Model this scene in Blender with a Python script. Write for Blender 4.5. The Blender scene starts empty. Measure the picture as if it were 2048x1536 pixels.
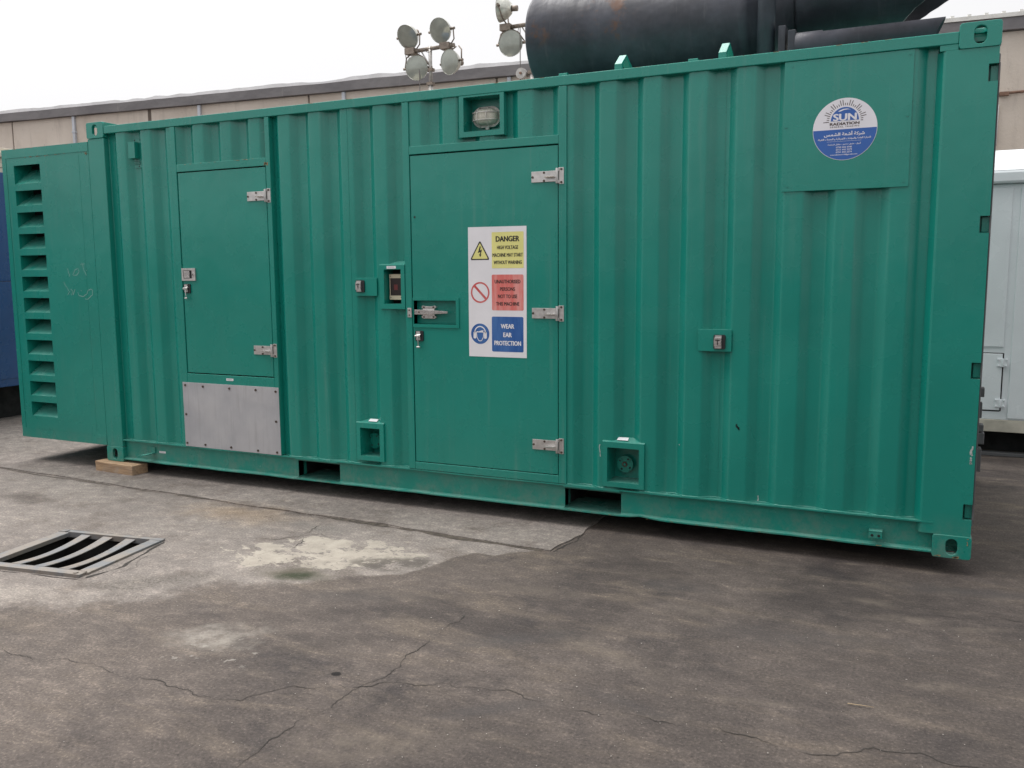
import bpy, bmesh, math, random
from mathutils import Vector, Matrix, noise
from mathutils.geometry import tessellate_polygon
random.seed(7)
R_ = math.radians
sc = bpy.context.scene
COL = sc.collection
G = 0.085                      # the container's underside stands this far above the yard

# ------------------------------------------------------------------ camera
cam = bpy.data.cameras.new('Camera')
cam.sensor_fit = 'HORIZONTAL'; cam.sensor_width = 36.0; cam.lens = 36.0*1741.03/2048.0
cam.clip_start = 0.05; cam.clip_end = 2000
camo = bpy.data.objects.new('Camera', cam); COL.objects.link(camo)
def cam_matrix(yaw, pitch, roll, loc):
    m = Matrix.Rotation(yaw, 3, 'Z') @ Matrix.Rotation(pitch, 3, 'X') @ Matrix.Rotation(roll, 3, 'Y')
    right, fwd, up = m.col[0], m.col[1], m.col[2]
    M = Matrix.Identity(4)
    for r in range(3):
        M[r][0] = right[r]; M[r][1] = up[r]; M[r][2] = -fwd[r]; M[r][3] = loc[r]
    return M
camo.matrix_world = cam_matrix(R_(25.08293), R_(-7.110266), R_(.393805), (5.77114, -4.77472, 1.42846+G))
sc.camera = camo

# ------------------------------------------------------------------ sky and sun (bright overcast)
SUN_EL, SUN_AZ = R_(69), R_(-100)         # high, from the left and a little behind the container
world = bpy.data.worlds.new('World'); sc.world = world; world.use_nodes = True
wn = world.node_tree.nodes; wl = world.node_tree.links
bg = wn['Background']
sky = wn.new('ShaderNodeTexSky'); sky.sky_type = 'NISHITA'; sky.sun_disc = False
sky.sun_elevation = SUN_EL; sky.sun_rotation = R_(-75)
sky.air_density = 1.0; sky.dust_density = 6.0; sky.ozone_density = 1.0
hs = wn.new('ShaderNodeHueSaturation'); hs.inputs['Saturation'].default_value = .12
mxw = wn.new('ShaderNodeMix'); mxw.data_type = 'RGBA'; mxw.inputs[0].default_value = .6
mxw.inputs[7].default_value = (9.2, 9.1, 9.2, 1)     # the even cloud cover
wl.new(sky.outputs[0], hs.inputs['Color']); wl.new(hs.outputs[0], mxw.inputs[6])
wl.new(mxw.outputs[2], bg.inputs[0]); bg.inputs[1].default_value = .0505
sun = bpy.data.lights.new('Sun', 'SUN'); sun.energy = 1.5; sun.angle = R_(55); sun.color = (1, .97, .93)
suno = bpy.data.objects.new('Sun', sun); COL.objects.link(suno)
suno.location = (0, -8, 20)
suno.rotation_euler = (R_(90)-SUN_EL, 0, SUN_AZ)
sc.view_settings.view_transform = 'Standard'; sc.view_settings.look = 'None'
sc.view_settings.exposure = 1.45; sc.view_settings.gamma = 1.0

# ------------------------------------------------------------------ node helper
class NT:
    def __init__(s, name):
        s.m = bpy.data.materials.new(name); s.m.use_nodes = True
        s.t = s.m.node_tree; s.n = s.t.nodes; s.b = s.n['Principled BSDF']
        g = s.n.new('ShaderNodeNewGeometry'); s.pos = g.outputs['Position']; s.nrm = g.outputs['Normal']
    def put(s, sock, v):
        if isinstance(v, bpy.types.NodeSocket): s.t.links.new(v, sock)
        elif isinstance(v, (tuple, list)) and len(v) == 3 and sock.type == 'RGBA': sock.default_value = (*v, 1)
        else: sock.default_value = v
    def map(s, scale=(1, 1, 1), loc=(0, 0, 0), rot=(0, 0, 0), src=None):
        k = s.n.new('ShaderNodeMapping'); k.vector_type = 'TEXTURE' if 0 else 'POINT'
        s.put(k.inputs['Vector'], src or s.pos)
        k.inputs['Scale'].default_value = scale; k.inputs['Location'].default_value = loc; k.inputs['Rotation'].default_value = rot
        return k.outputs[0]
    def noise(s, scale, detail=4, rough=.55, vec=None, dist=0):
        k = s.n.new('ShaderNodeTexNoise'); s.put(k.inputs['Vector'], vec or s.pos)
        k.inputs['Scale'].default_value = scale; k.inputs['Detail'].default_value = detail
        k.inputs['Roughness'].default_value = rough; k.inputs['Distortion'].default_value = dist
        return k.outputs['Fac']
    def voro(s, scale, vec=None, feature='F1'):
        k = s.n.new('ShaderNodeTexVoronoi'); k.feature = feature; s.put(k.inputs['Vector'], vec or s.pos)
        k.inputs['Scale'].default_value = scale
        return k.outputs['Distance']
    def ramp(s, v, a, b, lo=0., hi=1.):
        k = s.n.new('ShaderNodeMapRange'); k.interpolation_type = 'SMOOTHSTEP'; s.put(k.inputs['Value'], v)
        k.inputs['From Min'].default_value = a; k.inputs['From Max'].default_value = b
        k.inputs['To Min'].default_value = lo; k.inputs['To Max'].default_value = hi
        return k.outputs['Result']
    def math(s, op, a, b=0.):
        k = s.n.new('ShaderNodeMath'); k.operation = op; s.put(k.inputs[0], a); s.put(k.inputs[1], b)
        return k.outputs[0]
    def mix(s, f, a, b, blend='MIX'):
        k = s.n.new('ShaderNodeMix'); k.data_type = 'RGBA'; k.blend_type = blend
        s.put(k.inputs[0], f); s.put(k.inputs[6], a); s.put(k.inputs[7], b)
        return k.outputs[2]
    def sep(s, v, ax):
        k = s.n.new('ShaderNodeSeparateXYZ'); s.put(k.inputs[0], v); return k.outputs[ax]
    def blob(s, cx, cy, rx, ry, ang=0, soft=.5, warp=.35, wscale=4.):
        """1 inside a warped ellipse on the ground, 0 outside"""
        v = s.n.new('ShaderNodeVectorMath'); v.operation = 'SUBTRACT'; s.put(v.inputs[0], s.pos); v.inputs[1].default_value = (cx, cy, 0)
        q = s.map(scale=(1/rx, 1/ry, 0), src=s.map(rot=(0, 0, -ang), src=v.outputs[0]))
        l = s.n.new('ShaderNodeVectorMath'); l.operation = 'LENGTH'; s.put(l.inputs[0], q)
        d = s.math('ADD', l.outputs['Value'], s.math('MULTIPLY', s.math('SUBTRACT', s.noise(wscale, 5, .6), .5), warp*4))
        return s.ramp(d, 1., 1-soft, 0, 1)
    def bump(s, h, dist, strength=1., prev=None):
        k = s.n.new('ShaderNodeBump'); s.put(k.inputs['Height'], h)
        k.inputs['Distance'].default_value = dist; k.inputs['Strength'].default_value = strength
        if prev: s.put(k.inputs['Normal'], prev)
        return k.outputs[0]
    def out(s, color, rough=.5, metal=0., normal=None, spec=.5):
        s.put(s.b.inputs['Base Color'], color); s.put(s.b.inputs['Roughness'], rough)
        s.put(s.b.inputs['Metallic'], metal); s.b.inputs['Specular IOR Level'].default_value = spec
        if normal: s.put(s.b.inputs['Normal'], normal)
        return s.m

def simple(name, col, rough=.5, metal=0., var=.12, scale=6., spec=.5, bump=0.):
    t = NT(name)
    f = t.noise(scale, 5, .6)
    dark = tuple(c*(1-var) for c in col); lite = tuple(min(1, c*(1+var)) for c in col)
    c = t.mix(t.ramp(f, .3, .7), dark, lite)
    n = t.bump(t.noise(scale*6, 4), .002, bump) if bump else None
    return t.out(c, t.ramp(t.noise(scale*2), .3, .7, rough*.85, min(1, rough*1.15)), metal, n, spec)

def paint_mat(name, base, wave=.5, dirt=1.):
    """thick machine enamel on sheet steel: slight colour drift, dust, run marks, chips to rust"""
    t = NT(name)
    f1 = t.ramp(t.noise(1.3, 3), .25, .75)
    c = t.mix(f1, tuple(x*.93 for x in base), tuple(min(1, x*1.06) for x in base))
    grain = t.noise(240, 2)
    c = t.mix(t.ramp(grain, .3, .7, 0, .10), c, tuple(min(1, x*1.7+.004) for x in base))
    streak = t.noise(1., 5, .65, vec=t.map(scale=(26, 26, .9)))
    c = t.mix(t.math('MULTIPLY', t.ramp(streak, .52, .80, 0, .16*dirt), t.ramp(t.noise(.9, 2), .35, .65)), c, (.33, .36, .33))
    c = t.mix(t.math('MULTIPLY', t.ramp(t.noise(1., 4, .6, vec=t.map(scale=(34, 34, 1.6), loc=(3, 1, 5))), .58, .85, 0, .30*dirt), t.ramp(t.noise(.7, 2), .45, .6)), c, tuple(x*.55 for x in base))
    z = t.sep(t.pos, 2)
    splash = t.math('MULTIPLY', t.ramp(z, .34, .10, 0, 1), t.ramp(t.noise(9, 6, .7), .38, .68, 0, .34*dirt))
    c = t.mix(splash, c, (.25, .235, .20))
    up = t.ramp(t.sep(t.nrm, 2), .4, .95, 0, .36*dirt)
    c = t.mix(t.math('MULTIPLY', up, t.ramp(t.noise(14, 4), .2, .6)), c, t.mix(.5, tuple(min(1, x*1.5+.05) for x in base), (.34, .36, .33)))
    spots = t.ramp(t.noise(17, 6, .75), .735, .76)
    c = t.mix(t.math('MULTIPLY', spots, .8*dirt), c, (.20, .115, .05))
    n = t.bump(t.noise(2.1, 2, vec=t.map(scale=(1.6, 1, .7))), .016*wave)
    n = t.bump(t.noise(9, 3), .0022*wave, prev=n)
    n = t.bump(grain, .0004, prev=n)
    return t.out(c, t.ramp(t.noise(3, 4), .3, .7, .20, .32), 0, n, .6)

M = {}
M['green'] = paint_mat('green_enamel', (.006, .222, .174))
M['white_paint'] = paint_mat('pale_grey_enamel', (.70, .75, .78), dirt=.5)
M['blue_paint'] = paint_mat('blue_enamel', (.011, .070, .21), dirt=.4)
M['cream_paint'] = simple('cream_rail', (.50, .47, .40), .6, var=.2)
M['gasket'] = simple('grey_rubber', (.10, .10, .105), .7)
M['black'] = simple('black_and_shade', (.008, .008, .009), .8)  # black parts, and the shade painted inside the fork pockets
M['black_rubber'] = simple('black_rubber', (.018, .018, .02), .55)
M['chrome'] = simple('bright_zinc', (.78, .76, .74), .27, 1., var=.04, scale=20)
M['zinc'] = simple('dull_zinc', (.60, .585, .57), .42, .85, var=.12, scale=30)
M['bolt'] = simple('dark_bolt', (.10, .075, .06), .55, .6, var=.3, scale=60)
M['cream_plastic'] = simple('cream_plastic', (.62, .54, .40), .45, var=.06)
M['smoked'] = simple('smoked_plastic', (.045, .035, .035), .12)
M['red_plastic'] = simple('dim_red', (.16, .03, .03), .4)
M['white_plastic'] = simple('white_plastic', (.62, .60, .57), .45, var=.1, scale=20)
M['sticker'] = simple('sticker_white', (.80, .79, .82), .4, var=.03)
M['print_black'] = simple('print_black', (.022, .02, .018), .5)
M['print_grey'] = simple('print_grey', (.30, .30, .31), .5)
M['print_yellow'] = simple('print_yellow', (.78, .74, .27), .42, var=.05)
def faded(name, c1, c2):
    t = NT(name); v = t.map(scale=(16, 16, 2.2))
    c = t.mix(t.ramp(t.noise(1, 5, .7, vec=v), .38, .72), c1, c2)
    return t.out(c, .42)
M['print_red'] = faded('print_red', (.70, .16, .14), (.76, .36, .33))
M['print_red2'] = faded('print_red_ring', (.60, .09, .09), (.64, .18, .17))
M['print_blue'] = faded('print_blue', (.018, .095, .33), (.06, .17, .43))
M['logo_blue'] = simple('logo_blue', (.03, .12, .42), .42, var=.04)
M['logo_white'] = simple('logo_white', (.78, .77, .82), .42, var=.03)
M['logo_dark'] = simple('logo_brown', (.07, .05, .045), .5)
M['glass_dirty'] = None
def glassy(name, col, rough, trans):
    t = NT(name); t.b.inputs['Transmission Weight'].default_value = trans; t.b.inputs['IOR'].default_value = 1.45
    f = t.noise(30, 5, .7)
    return t.out(t.mix(t.ramp(f, .3, .75), col, tuple(x*.6 for x in col)), t.ramp(f, .3, .7, rough, rough*2))
M['glass_dirty'] = glassy('dusty_glass', (.88, .86, .74), .2, .25)
M['lens'] = simple('floodlight_lens', (.36, .38, .34), .12, .25, var=.15, scale=4)
M['reflector'] = simple('lamp_reflector', (.66, .66, .60), .35, .5, var=.2, scale=12)
M['chalk'] = simple('chalk', (.22, .42, .37), .9)
M['chip'] = simple('chipped_paint', (.27, .20, .11), .8, var=.4, scale=60)
M['scratch'] = simple('bare_scratch', (.46, .50, .48), .5)
# brushed, stained aluminium sheet
t = NT('stained_aluminium')
st = t.noise(1, 5, .65, vec=t.map(scale=(30, 30, 2.0)))
c = t.mix(t.ramp(t.noise(3, 4), .3, .7), (.42, .425, .45), (.52, .52, .535))
c = t.mix(t.ramp(st, .5, .72, 0, .45), c, (.34, .335, .335))
c = t.mix(t.math('MULTIPLY', t.ramp(t.noise(1, 3, .6, vec=t.map(scale=(22, 22, 1.2), loc=(5, 0, 2))), .66, .74, 0, .45), t.ramp(t.sep(t.pos, 2), .62, .4)), c, (.25, .19, .15))
M['alu'] = t.out(c, t.ramp(st, .3, .7, .42, .6), .35, t.bump(t.noise(3, 2), .006))
# soot-black silencer with rust and run marks
t = NT('black_heat_paint')
c = t.mix(t.ramp(t.noise(2.6, 5, .65), .3, .7), (.024, .025, .035), (.058, .060, .080))
run = t.noise(1, 5, .7, vec=t.map(scale=(20, 3, 3)))
c = t.mix(t.ramp(run, .52, .78, 0, .55), c, (.10, .098, .112))
c = t.mix(t.math('MULTIPLY', t.ramp(t.noise(5, 6, .7), .52, .66, 0, .85), t.ramp(t.noise(1.4, 3, vec=t.map(loc=(2, 7, 1))), .45, .60)), c, (.13, .052, .022))
c = t.mix(t.ramp(t.noise(26, 5, .75), .70, .74, 0, .6), c, (.22, .21, .21))
M['silencer'] = t.out(c, t.ramp(run, .3, .7, .42, .68), .0, t.bump(t.noise(4, 3), .012), .5)
# timber
t = NT('rough_timber')
gr = t.noise(1, 6, .7, vec=t.map(scale=(3.5, 40, 60)), dist=1.2)
c = t.mix(t.ramp(gr, .35, .68), (.46, .315, .195), (.27, .175, .105))
c = t.mix(t.ramp(t.noise(8, 4), .55, .75, 0, .6), c, (.40, .34, .28))
M['timber'] = t.out(c, .8, 0, t.bump(gr, .004))
# precast wall
t = NT('precast_concrete')
c = t.mix(t.ramp(t.noise(.55, 5, .6), .3, .7), (.58, .51, .44), (.69, .62, .55))
c = t.mix(t.ramp(t.noise(1, 6, .72, vec=t.map(scale=(3.5, 3.5, .55))), .5, .78, 0, .8), c, (.40, .35, .31))
c = t.mix(t.ramp(t.noise(7, 6, .75), .62, .72, 0, .35), c, (.20, .18, .16))
M['wall'] = t.out(c, .9, 0, t.bump(t.noise(20, 5, .7), .006), .2)
M['joint'] = simple('joint_mortar', (.155, .125, .105), .9)
t = NT('coping_felt')
c = t.mix(t.ramp(t.noise(1, 5, .65, vec=t.map(scale=(1.2, 1.2, 3))), .3, .7), (.165, .158, .165), (.225, .215, .22))
c = t.mix(t.ramp(t.noise(1, 5, .7, vec=t.map(scale=(7, 7, .5))), .62, .78, 0, .6), c, (.33, .31, .29))
M['coping'] = t.out(c, .8, 0, t.bump(t.noise(8, 4), .01), .3)
M['sheet_white'] = simple('white_sheeting', (.74, .73, .74), .55, var=.12, scale=2)
M['roof_metal'] = simple('pale_roof_metal', (.70, .69, .66), .5, var=.1)
M['downpipe'] = simple('pale_downpipe', (.52, .55, .60), .5, var=.1)
M['rust_pipe'] = simple('rusty_pipe', (.20, .12, .085), .8, var=.35, scale=20)
M['galv'] = simple('galvanised_mast', (.50, .48, .46), .5, .5, var=.2, scale=15)
M['brown_steel'] = simple('weathered_steel', (.26, .215, .18), .6, .4, var=.3, scale=15)
M['wire'] = simple('cable', (.10, .09, .085), .6)
M['board'] = simple('pale_board', (.66, .60, .50), .7, var=.15, scale=5)

# ------------------------------------------------------------------ ground materials
def ground_layers(t, c):
    """worn flakes, stains and marks that have their own place on the yard"""
    bl = t.blob(2.84, -1.0, .82, .40, ang=R_(20), soft=.55, warp=.12, wscale=4)
    fl = t.ramp(t.math('ADD', t.math('MULTIPLY', bl, .30), t.noise(5.5, 10, .76, dist=.3, vec=t.map(scale=(1, 1.5, 1), loc=(1.3, .4, 0)))), .745, .765)
    c = t.mix(t.math('MULTIPLY', fl, .92), c, t.mix(t.ramp(t.noise(9, 7, .7), .3, .7), (.31, .278, .238), (.42, .38, .325)))
    brk0 = t.ramp(t.noise(11, 9, .76, vec=t.map(loc=(5, 1, 0))), .40, .52)
    c = t.mix(t.math('MULTIPLY', t.math('MULTIPLY', t.blob(3.30, -1.00, .36, .17, ang=R_(22), soft=.7, wscale=6), brk0), .8), c, (.080, .070, .062))
    c = t.mix(t.math('MULTIPLY', t.blob(2.93, -1.33, .30, .16, ang=R_(18), soft=.9, wscale=7), t.ramp(t.noise(14, 8, .75), .3, .55, .35, .85)), c, (.080, .070, .050))
    c = t.mix(t.math('MULTIPLY', t.blob(2.96, -1.36, .16, .09, ang=R_(18), soft=.7, wscale=12), t.ramp(t.noise(24, 8, .75), .35, .55, .25, .9)), c, (.030, .038, .020))
    ch = t.blob(3.12, -2.13, .28, .20, ang=R_(30), soft=1., warp=.45, wscale=5)
    c = t.mix(t.math('MULTIPLY', ch, t.ramp(t.noise(13, 7, .7), .38, .62, .2, .75)), c, (.30, .275, .245))
    c = t.mix(t.math('MULTIPLY', t.blob(3.24, -2.22, .3, .25, soft=.8, wscale=6), t.ramp(t.noise(22, 3, .5), .62, .66, 0, .7)), c, (.28, .26, .235))
    brk = t.ramp(t.noise(10, 9, .76), .38, .62)
    for (x, y, rx, ry, a, f) in ((5.50, -.03, .10, .028, 8, .8), (5.83, -.02, .13, .025, 5, .7), (5.78, -.72, .3, .07, 12, .5), (5.60, -.56, .22, .07, -10, .5), (6.05, -.72, .25, .05, 20, .5), (4.95, -1.0, .45, .10, 12, .4), (4.62, -1.55, .5, .10, -25, .45), (4.15, -1.05, .5, .10, 5, .35), (5.9, -1.35, .35, .06, 15, .45), (5.3, -1.75, .25, .04, 10, .5), (4.2, -2.55, .6, .2, 30, .45), (4.6, -.62, .35, .08, 5, .35)):
        c = t.mix(t.math('MULTIPLY', t.math('MULTIPLY', t.blob(x, y, rx, ry, R_(a), 1., .4, 5), brk), f), c, (.165, .138, .112))
    for (x, y, rx, ry, a, f) in ((4.30, -1.62, .42, .11, 35, .5), (5.2, -2.35, .2, .12, 10, .5), (3.4, -1.45, .45, .13, 20, .45), (5.4, -1.1, .6, .16, 10, .45), (6.0, -.25, .5, .12, 8, .5), (4.75, -.75, .3, .12, 10, .4), (4.45, -2.2, .3, .06, 40, .4), (4.9, -1.95, .3, .08, -15, .35)):
        c = t.mix(t.math('MULTIPLY', t.blob(x, y, rx, ry, R_(a), 1., .4, 4), f), c, (.050, .047, .048))
    c = t.mix(t.blob(3.807, -2.185, .028, .020, soft=.3, warp=.25, wscale=30), c, (.012, .010, .010))
    c = t.mix(t.math('MULTIPLY', t.blob(2.35, -1.72, .42, .16, ang=R_(35), soft=.8, wscale=5), t.ramp(t.noise(60, 3), .50, .62, .35, .9)), c, (.088, .078, .068))
    # scattered pale grit and dark pits
    c = t.mix(t.math('MULTIPLY', t.ramp(t.voro(70), .12, .08), t.ramp(t.noise(3, 4), .56, .68, 0, .35)), c, (.40, .38, .35))
    c = t.mix(t.ramp(t.noise(75, 4, .7), .70, .74, 0, .55), c, (.035, .030, .028))
    return c
def asphalt_col(t):
    big = t.noise(.85, 6, .62, dist=.6)
    c = t.mix(t.ramp(big, .32, .68), (.053, .044, .041), (.118, .099, .088))
    c = t.mix(t.ramp(t.noise(1, 7, .66, vec=t.map(scale=(1.6, 5.5, 1), rot=(0, 0, R_(-12))), dist=.5), .47, .70, 0, .75), c, (.150, .122, .098))
    c = t.mix(t.ramp(t.noise(2.7, 7, .68, vec=t.map(loc=(4, 2, 0))), .52, .70, 0, .75), c, (.040, .035, .036))
    c = t.mix(t.ramp(t.noise(7, 7, .7, vec=t.map(loc=(1, 9, 0), scale=(1, 2, 1))), .54, .72, 0, .5), c, (.142, .118, .099))
    side = t.ramp(t.math('ADD', t.sep(t.pos, 0), t.math('MULTIPLY', t.sep(t.pos, 1), -.55)), 4.6, 7.2, 0, .7)
    c = t.mix(t.math('MULTIPLY', side, t.ramp(t.noise(1.9, 5, .6), .25, .6, .45, 1)), c, (.044, .037, .034))       # asphalt darker towards the right
    c = t.mix(t.math('MULTIPLY', t.ramp(t.sep(t.pos, 0), 4.3, 2.2, 0, .5), t.ramp(t.noise(1.3, 4), .2, .6)), c, (.165, .140, .124))
    return c, big
def concrete_col(t):
    big = t.noise(.9, 6, .6, dist=.4)
    c = t.mix(t.ramp(big, .3, .7), (.185, .162, .148), (.258, .230, .209))
    c = t.mix(t.ramp(t.noise(3.1, 7, .7), .48, .68, 0, .75), c, (.140, .118, .104))
    c = t.mix(t.ramp(t.noise(8, 7, .72, vec=t.map(loc=(3, 3, 0))), .55, .7, 0, .5), c, (.31, .275, .24))
    c = t.mix(t.math('MULTIPLY', t.blob(1.85, -.55, .7, .30, soft=1., wscale=3), .6), c, (.275, .205, .140))
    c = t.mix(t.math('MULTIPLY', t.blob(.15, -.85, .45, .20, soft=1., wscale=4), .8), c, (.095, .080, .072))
    c = t.mix(t.math('MULTIPLY', t.blob(2.55, -.62, .5, .12, soft=1., wscale=4), .5), c, (.16, .15, .138))
    c = t.mix(t.math('MULTIPLY', t.blob(1.75, -2.15, .9, .16, ang=R_(14), soft=1., wscale=3), .6), c, (.33, .295, .262))
    return c
def ground_finish(t, c, big, name_amt=.55):
    g1 = t.noise(85, 4, .75); g2 = t.noise(42, 6, .78, vec=t.map(loc=(7, 3, 1)))
    mot = t.noise(9, 10, .74, vec=t.map(loc=(2, 5, 1), scale=(1, 1.5, 1)))
    c = t.mix(t.ramp(mot, .36, .66, .42, 0), c, t.mix(1., c, (.42, .42, .44), 'MULTIPLY'))
    c = t.mix(t.ramp(mot, .52, .72, 0, .45), c, t.mix(1., c, (1.7, 1.66, 1.6), 'MULTIPLY'))
    c = t.mix(t.ramp(g1, .50, .74, 0, name_amt*1.5), c, t.mix(1., c, (2.3, 2.25, 2.2), 'MULTIPLY'))
    c = t.mix(t.ramp(g1, .30, .47, .75, 0), c, t.mix(1., c, (.35, .34, .34), 'MULTIPLY'))
    c = t.mix(t.ramp(g2, .58, .66, 0, .35), c, t.mix(1., c, (1.8, 1.75, 1.7), 'MULTIPLY'))
    c = t.mix(t.ramp(t.noise(1, 7, .72, vec=t.map(scale=(5, 22, 1), rot=(0, 0, R_(-20)))), .56, .70, 0, .35), c, t.mix(1., c, (1.6, 1.52, 1.42), 'MULTIPLY'))
    c = ground_layers(t, c)
    n = t.bump(t.noise(1.6, 4), .02, .6); n = t.bump(t.noise(28, 5, .7), .004, prev=n); n = t.bump(g1, .0035, prev=n)
    return t.out(c, t.ramp(big, .3, .7, .78, .92), 0, n, .28)
# the yard: old asphalt running up against a feathered, broken edge of worn concrete
t = NT('yard_surface')
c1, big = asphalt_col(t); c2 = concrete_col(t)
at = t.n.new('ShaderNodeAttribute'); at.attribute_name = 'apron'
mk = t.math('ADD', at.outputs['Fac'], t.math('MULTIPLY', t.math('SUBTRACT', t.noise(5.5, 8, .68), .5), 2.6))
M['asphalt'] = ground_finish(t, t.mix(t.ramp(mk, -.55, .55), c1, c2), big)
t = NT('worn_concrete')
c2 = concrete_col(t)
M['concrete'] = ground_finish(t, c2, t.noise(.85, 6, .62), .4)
M['crack'] = simple('crack_dirt', (.028, .024, .021), .95, var=.4, scale=25)
M['groove'] = simple('joint_filler', (.075, .062, .050), .95, var=.5, scale=30)
M['pit'] = simple('pit_dirt', (.020, .018, .016), .95)
M['stone'] = simple('pale_grit', (.30, .275, .25), .9, var=.3, scale=90)
M['straw'] = simple('straw', (.34, .26, .16), .8)
# worn grate steel
t = NT('worn_grate_steel')
c = t.mix(t.ramp(t.noise(6, 5, .7), .4, .62), (.225, .197, .173), (.170, .173, .182))
c = t.mix(t.ramp(t.noise(22, 6, .75), .56, .7, 0, .8), c, (.085, .062, .048))
M['grate'] = t.out(c, .6, .0, t.bump(t.noise(50, 4), .002))

# ------------------------------------------------------------------ mesh helper
class MB:
    def __init__(s): s.v = []; s.f = []; s.mi = []; s.sm = []; s.mats = []
    def mat(s, m):
        if m not in s.mats: s.mats.append(m)
        return s.mats.index(m)
    def add(s, vs, fs, m, smooth=False):
        k = len(s.v); s.v += [tuple(v) for v in vs]; i = s.mat(m)
        for f in fs:
            s.f.append([k+a for a in f]); s.mi.append(i); s.sm.append(smooth)
        return s
    def box(s, x0, x1, y0, y1, z0, z1, m):
        if x0 > x1: x0, x1 = x1, x0
        if y0 > y1: y0, y1 = y1, y0
        if z0 > z1: z0, z1 = z1, z0
        v = [(x0,y0,z0),(x1,y0,z0),(x1,y1,z0),(x0,y1,z0),(x0,y0,z1),(x1,y0,z1),(x1,y1,z1),(x0,y1,z1)]
        return s.add(v, [(3,2,1,0),(4,5,6,7),(0,1,5,4),(1,2,6,5),(2,3,7,6),(3,0,4,7)], m)
    def hexa(s, v, m):
        return s.add(v, [(3,2,1,0),(4,5,6,7),(0,1,5,4),(1,2,6,5),(2,3,7,6),(3,0,4,7)], m)
    def prism(s, poly, axis, a, b, m, smooth=False):
        """poly: 2-D outline, extruded along axis from a to b.  axis 0: (y,z)  1: (x,z)  2: (x,y)"""
        def P(p, t):
            return [(t, p[0], p[1]), (p[0], t, p[1]), (p[0], p[1], t)][axis]
        n = len(poly); vs = [P(p, a) for p in poly]+[P(p, b) for p in poly]
        fs = [tuple(range(n))[::-1], tuple(range(n, 2*n))]+[(i, (i+1) % n, n+(i+1) % n, n+i) for i in range(n)]
        area = sum(poly[i][0]*poly[(i+1) % n][1]-poly[(i+1) % n][0]*poly[i][1] for i in range(n))
        flip = (area < 0) ^ (b < a) ^ (axis == 1)
        if flip: fs = [f[::-1] for f in fs]
        k = len(s.sm); s.add(vs, fs, m)
        if smooth:
            for i in range(k+2, len(s.sm)): s.sm[i] = True
        return s
    def tube(s, pts, r, m, n=10, cap=True, closed=False):
        pts = [Vector(p) for p in pts]; N = len(pts)
        rs = r if isinstance(r, (list, tuple)) else [r]*N
        vs = []; prev = None
        for i, p in enumerate(pts):
            a = pts[(i-1) % N] if (i or closed) else p; b = pts[(i+1) % N] if (i < N-1 or closed) else p
            d = (b-a).normalized()
            if prev is None:
                u = d.orthogonal().normalized()
            else:
                u = (prev-d*prev.dot(d)); u = u.normalized() if u.length > 1e-6 else d.orthogonal().normalized()
            prev = u; w = d.cross(u)
            for k in range(n):
                t_ = 2*math.pi*k/n; vs.append(p+(u*math.cos(t_)+w*math.sin(t_))*rs[i])
        fs = []
        for i in range(N if closed else N-1):
            j = (i+1) % N
            for k in range(n): fs.append((i*n+k, i*n+(k+1) % n, j*n+(k+1) % n, j*n+k))
        k0 = len(s.f); s.add(vs, fs, m, True)
        if cap and not closed:
            s.add([], [], m); base = len(s.v)-len(vs)
            for ring, rev in ((0, True), (N-1, False)):
                f = [base+ring*n+k for k in range(n)]
                s.f.append(f[::-1] if rev else f); s.mi.append(s.mat(m)); s.sm.append(False)
        return s
    def disc(s, c, axis, r, h, m, n=20):
        a = Vector(axis).normalized(); c = Vector(c)
        return s.tube([c, c+a*h], r, m, n)
    def build(s, name, parent=None, bevel=0., loc=None, seg=2):
        me = bpy.data.meshes.new(name); me.from_pydata(s.v, [], s.f)
        for m in s.mats: me.materials.append(M[m])
        me.polygons.foreach_set('material_index', s.mi); me.polygons.foreach_set('use_smooth', s.sm); me.update()
        o = bpy.data.objects.new(name, me); COL.objects.link(o); o.parent = parent
        if loc: o.location = loc
        if bevel:
            b = o.modifiers.new('bevel', 'BEVEL'); b.width = bevel; b.segments = seg; b.limit_method = 'ANGLE'; b.angle_limit = R_(35)
        return o
def tag(o, label, cat, group=None):
    o['label'] = label; o['category'] = cat
    if group: o['group'] = group
    return o
def struct(o): o['kind'] = 'structure'; return o
def empty(name, loc=(0, 0, 0), rz=0.):
    o = bpy.data.objects.new(name, None); COL.objects.link(o); o.location = loc; o.rotation_euler = (0, 0, rz); o.empty_display_size = .2
    return o
def clone(o, parent, loc=None):
    c = o.copy(); COL.objects.link(c); c.parent = parent
    if loc: c.location = loc
    return c

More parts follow.
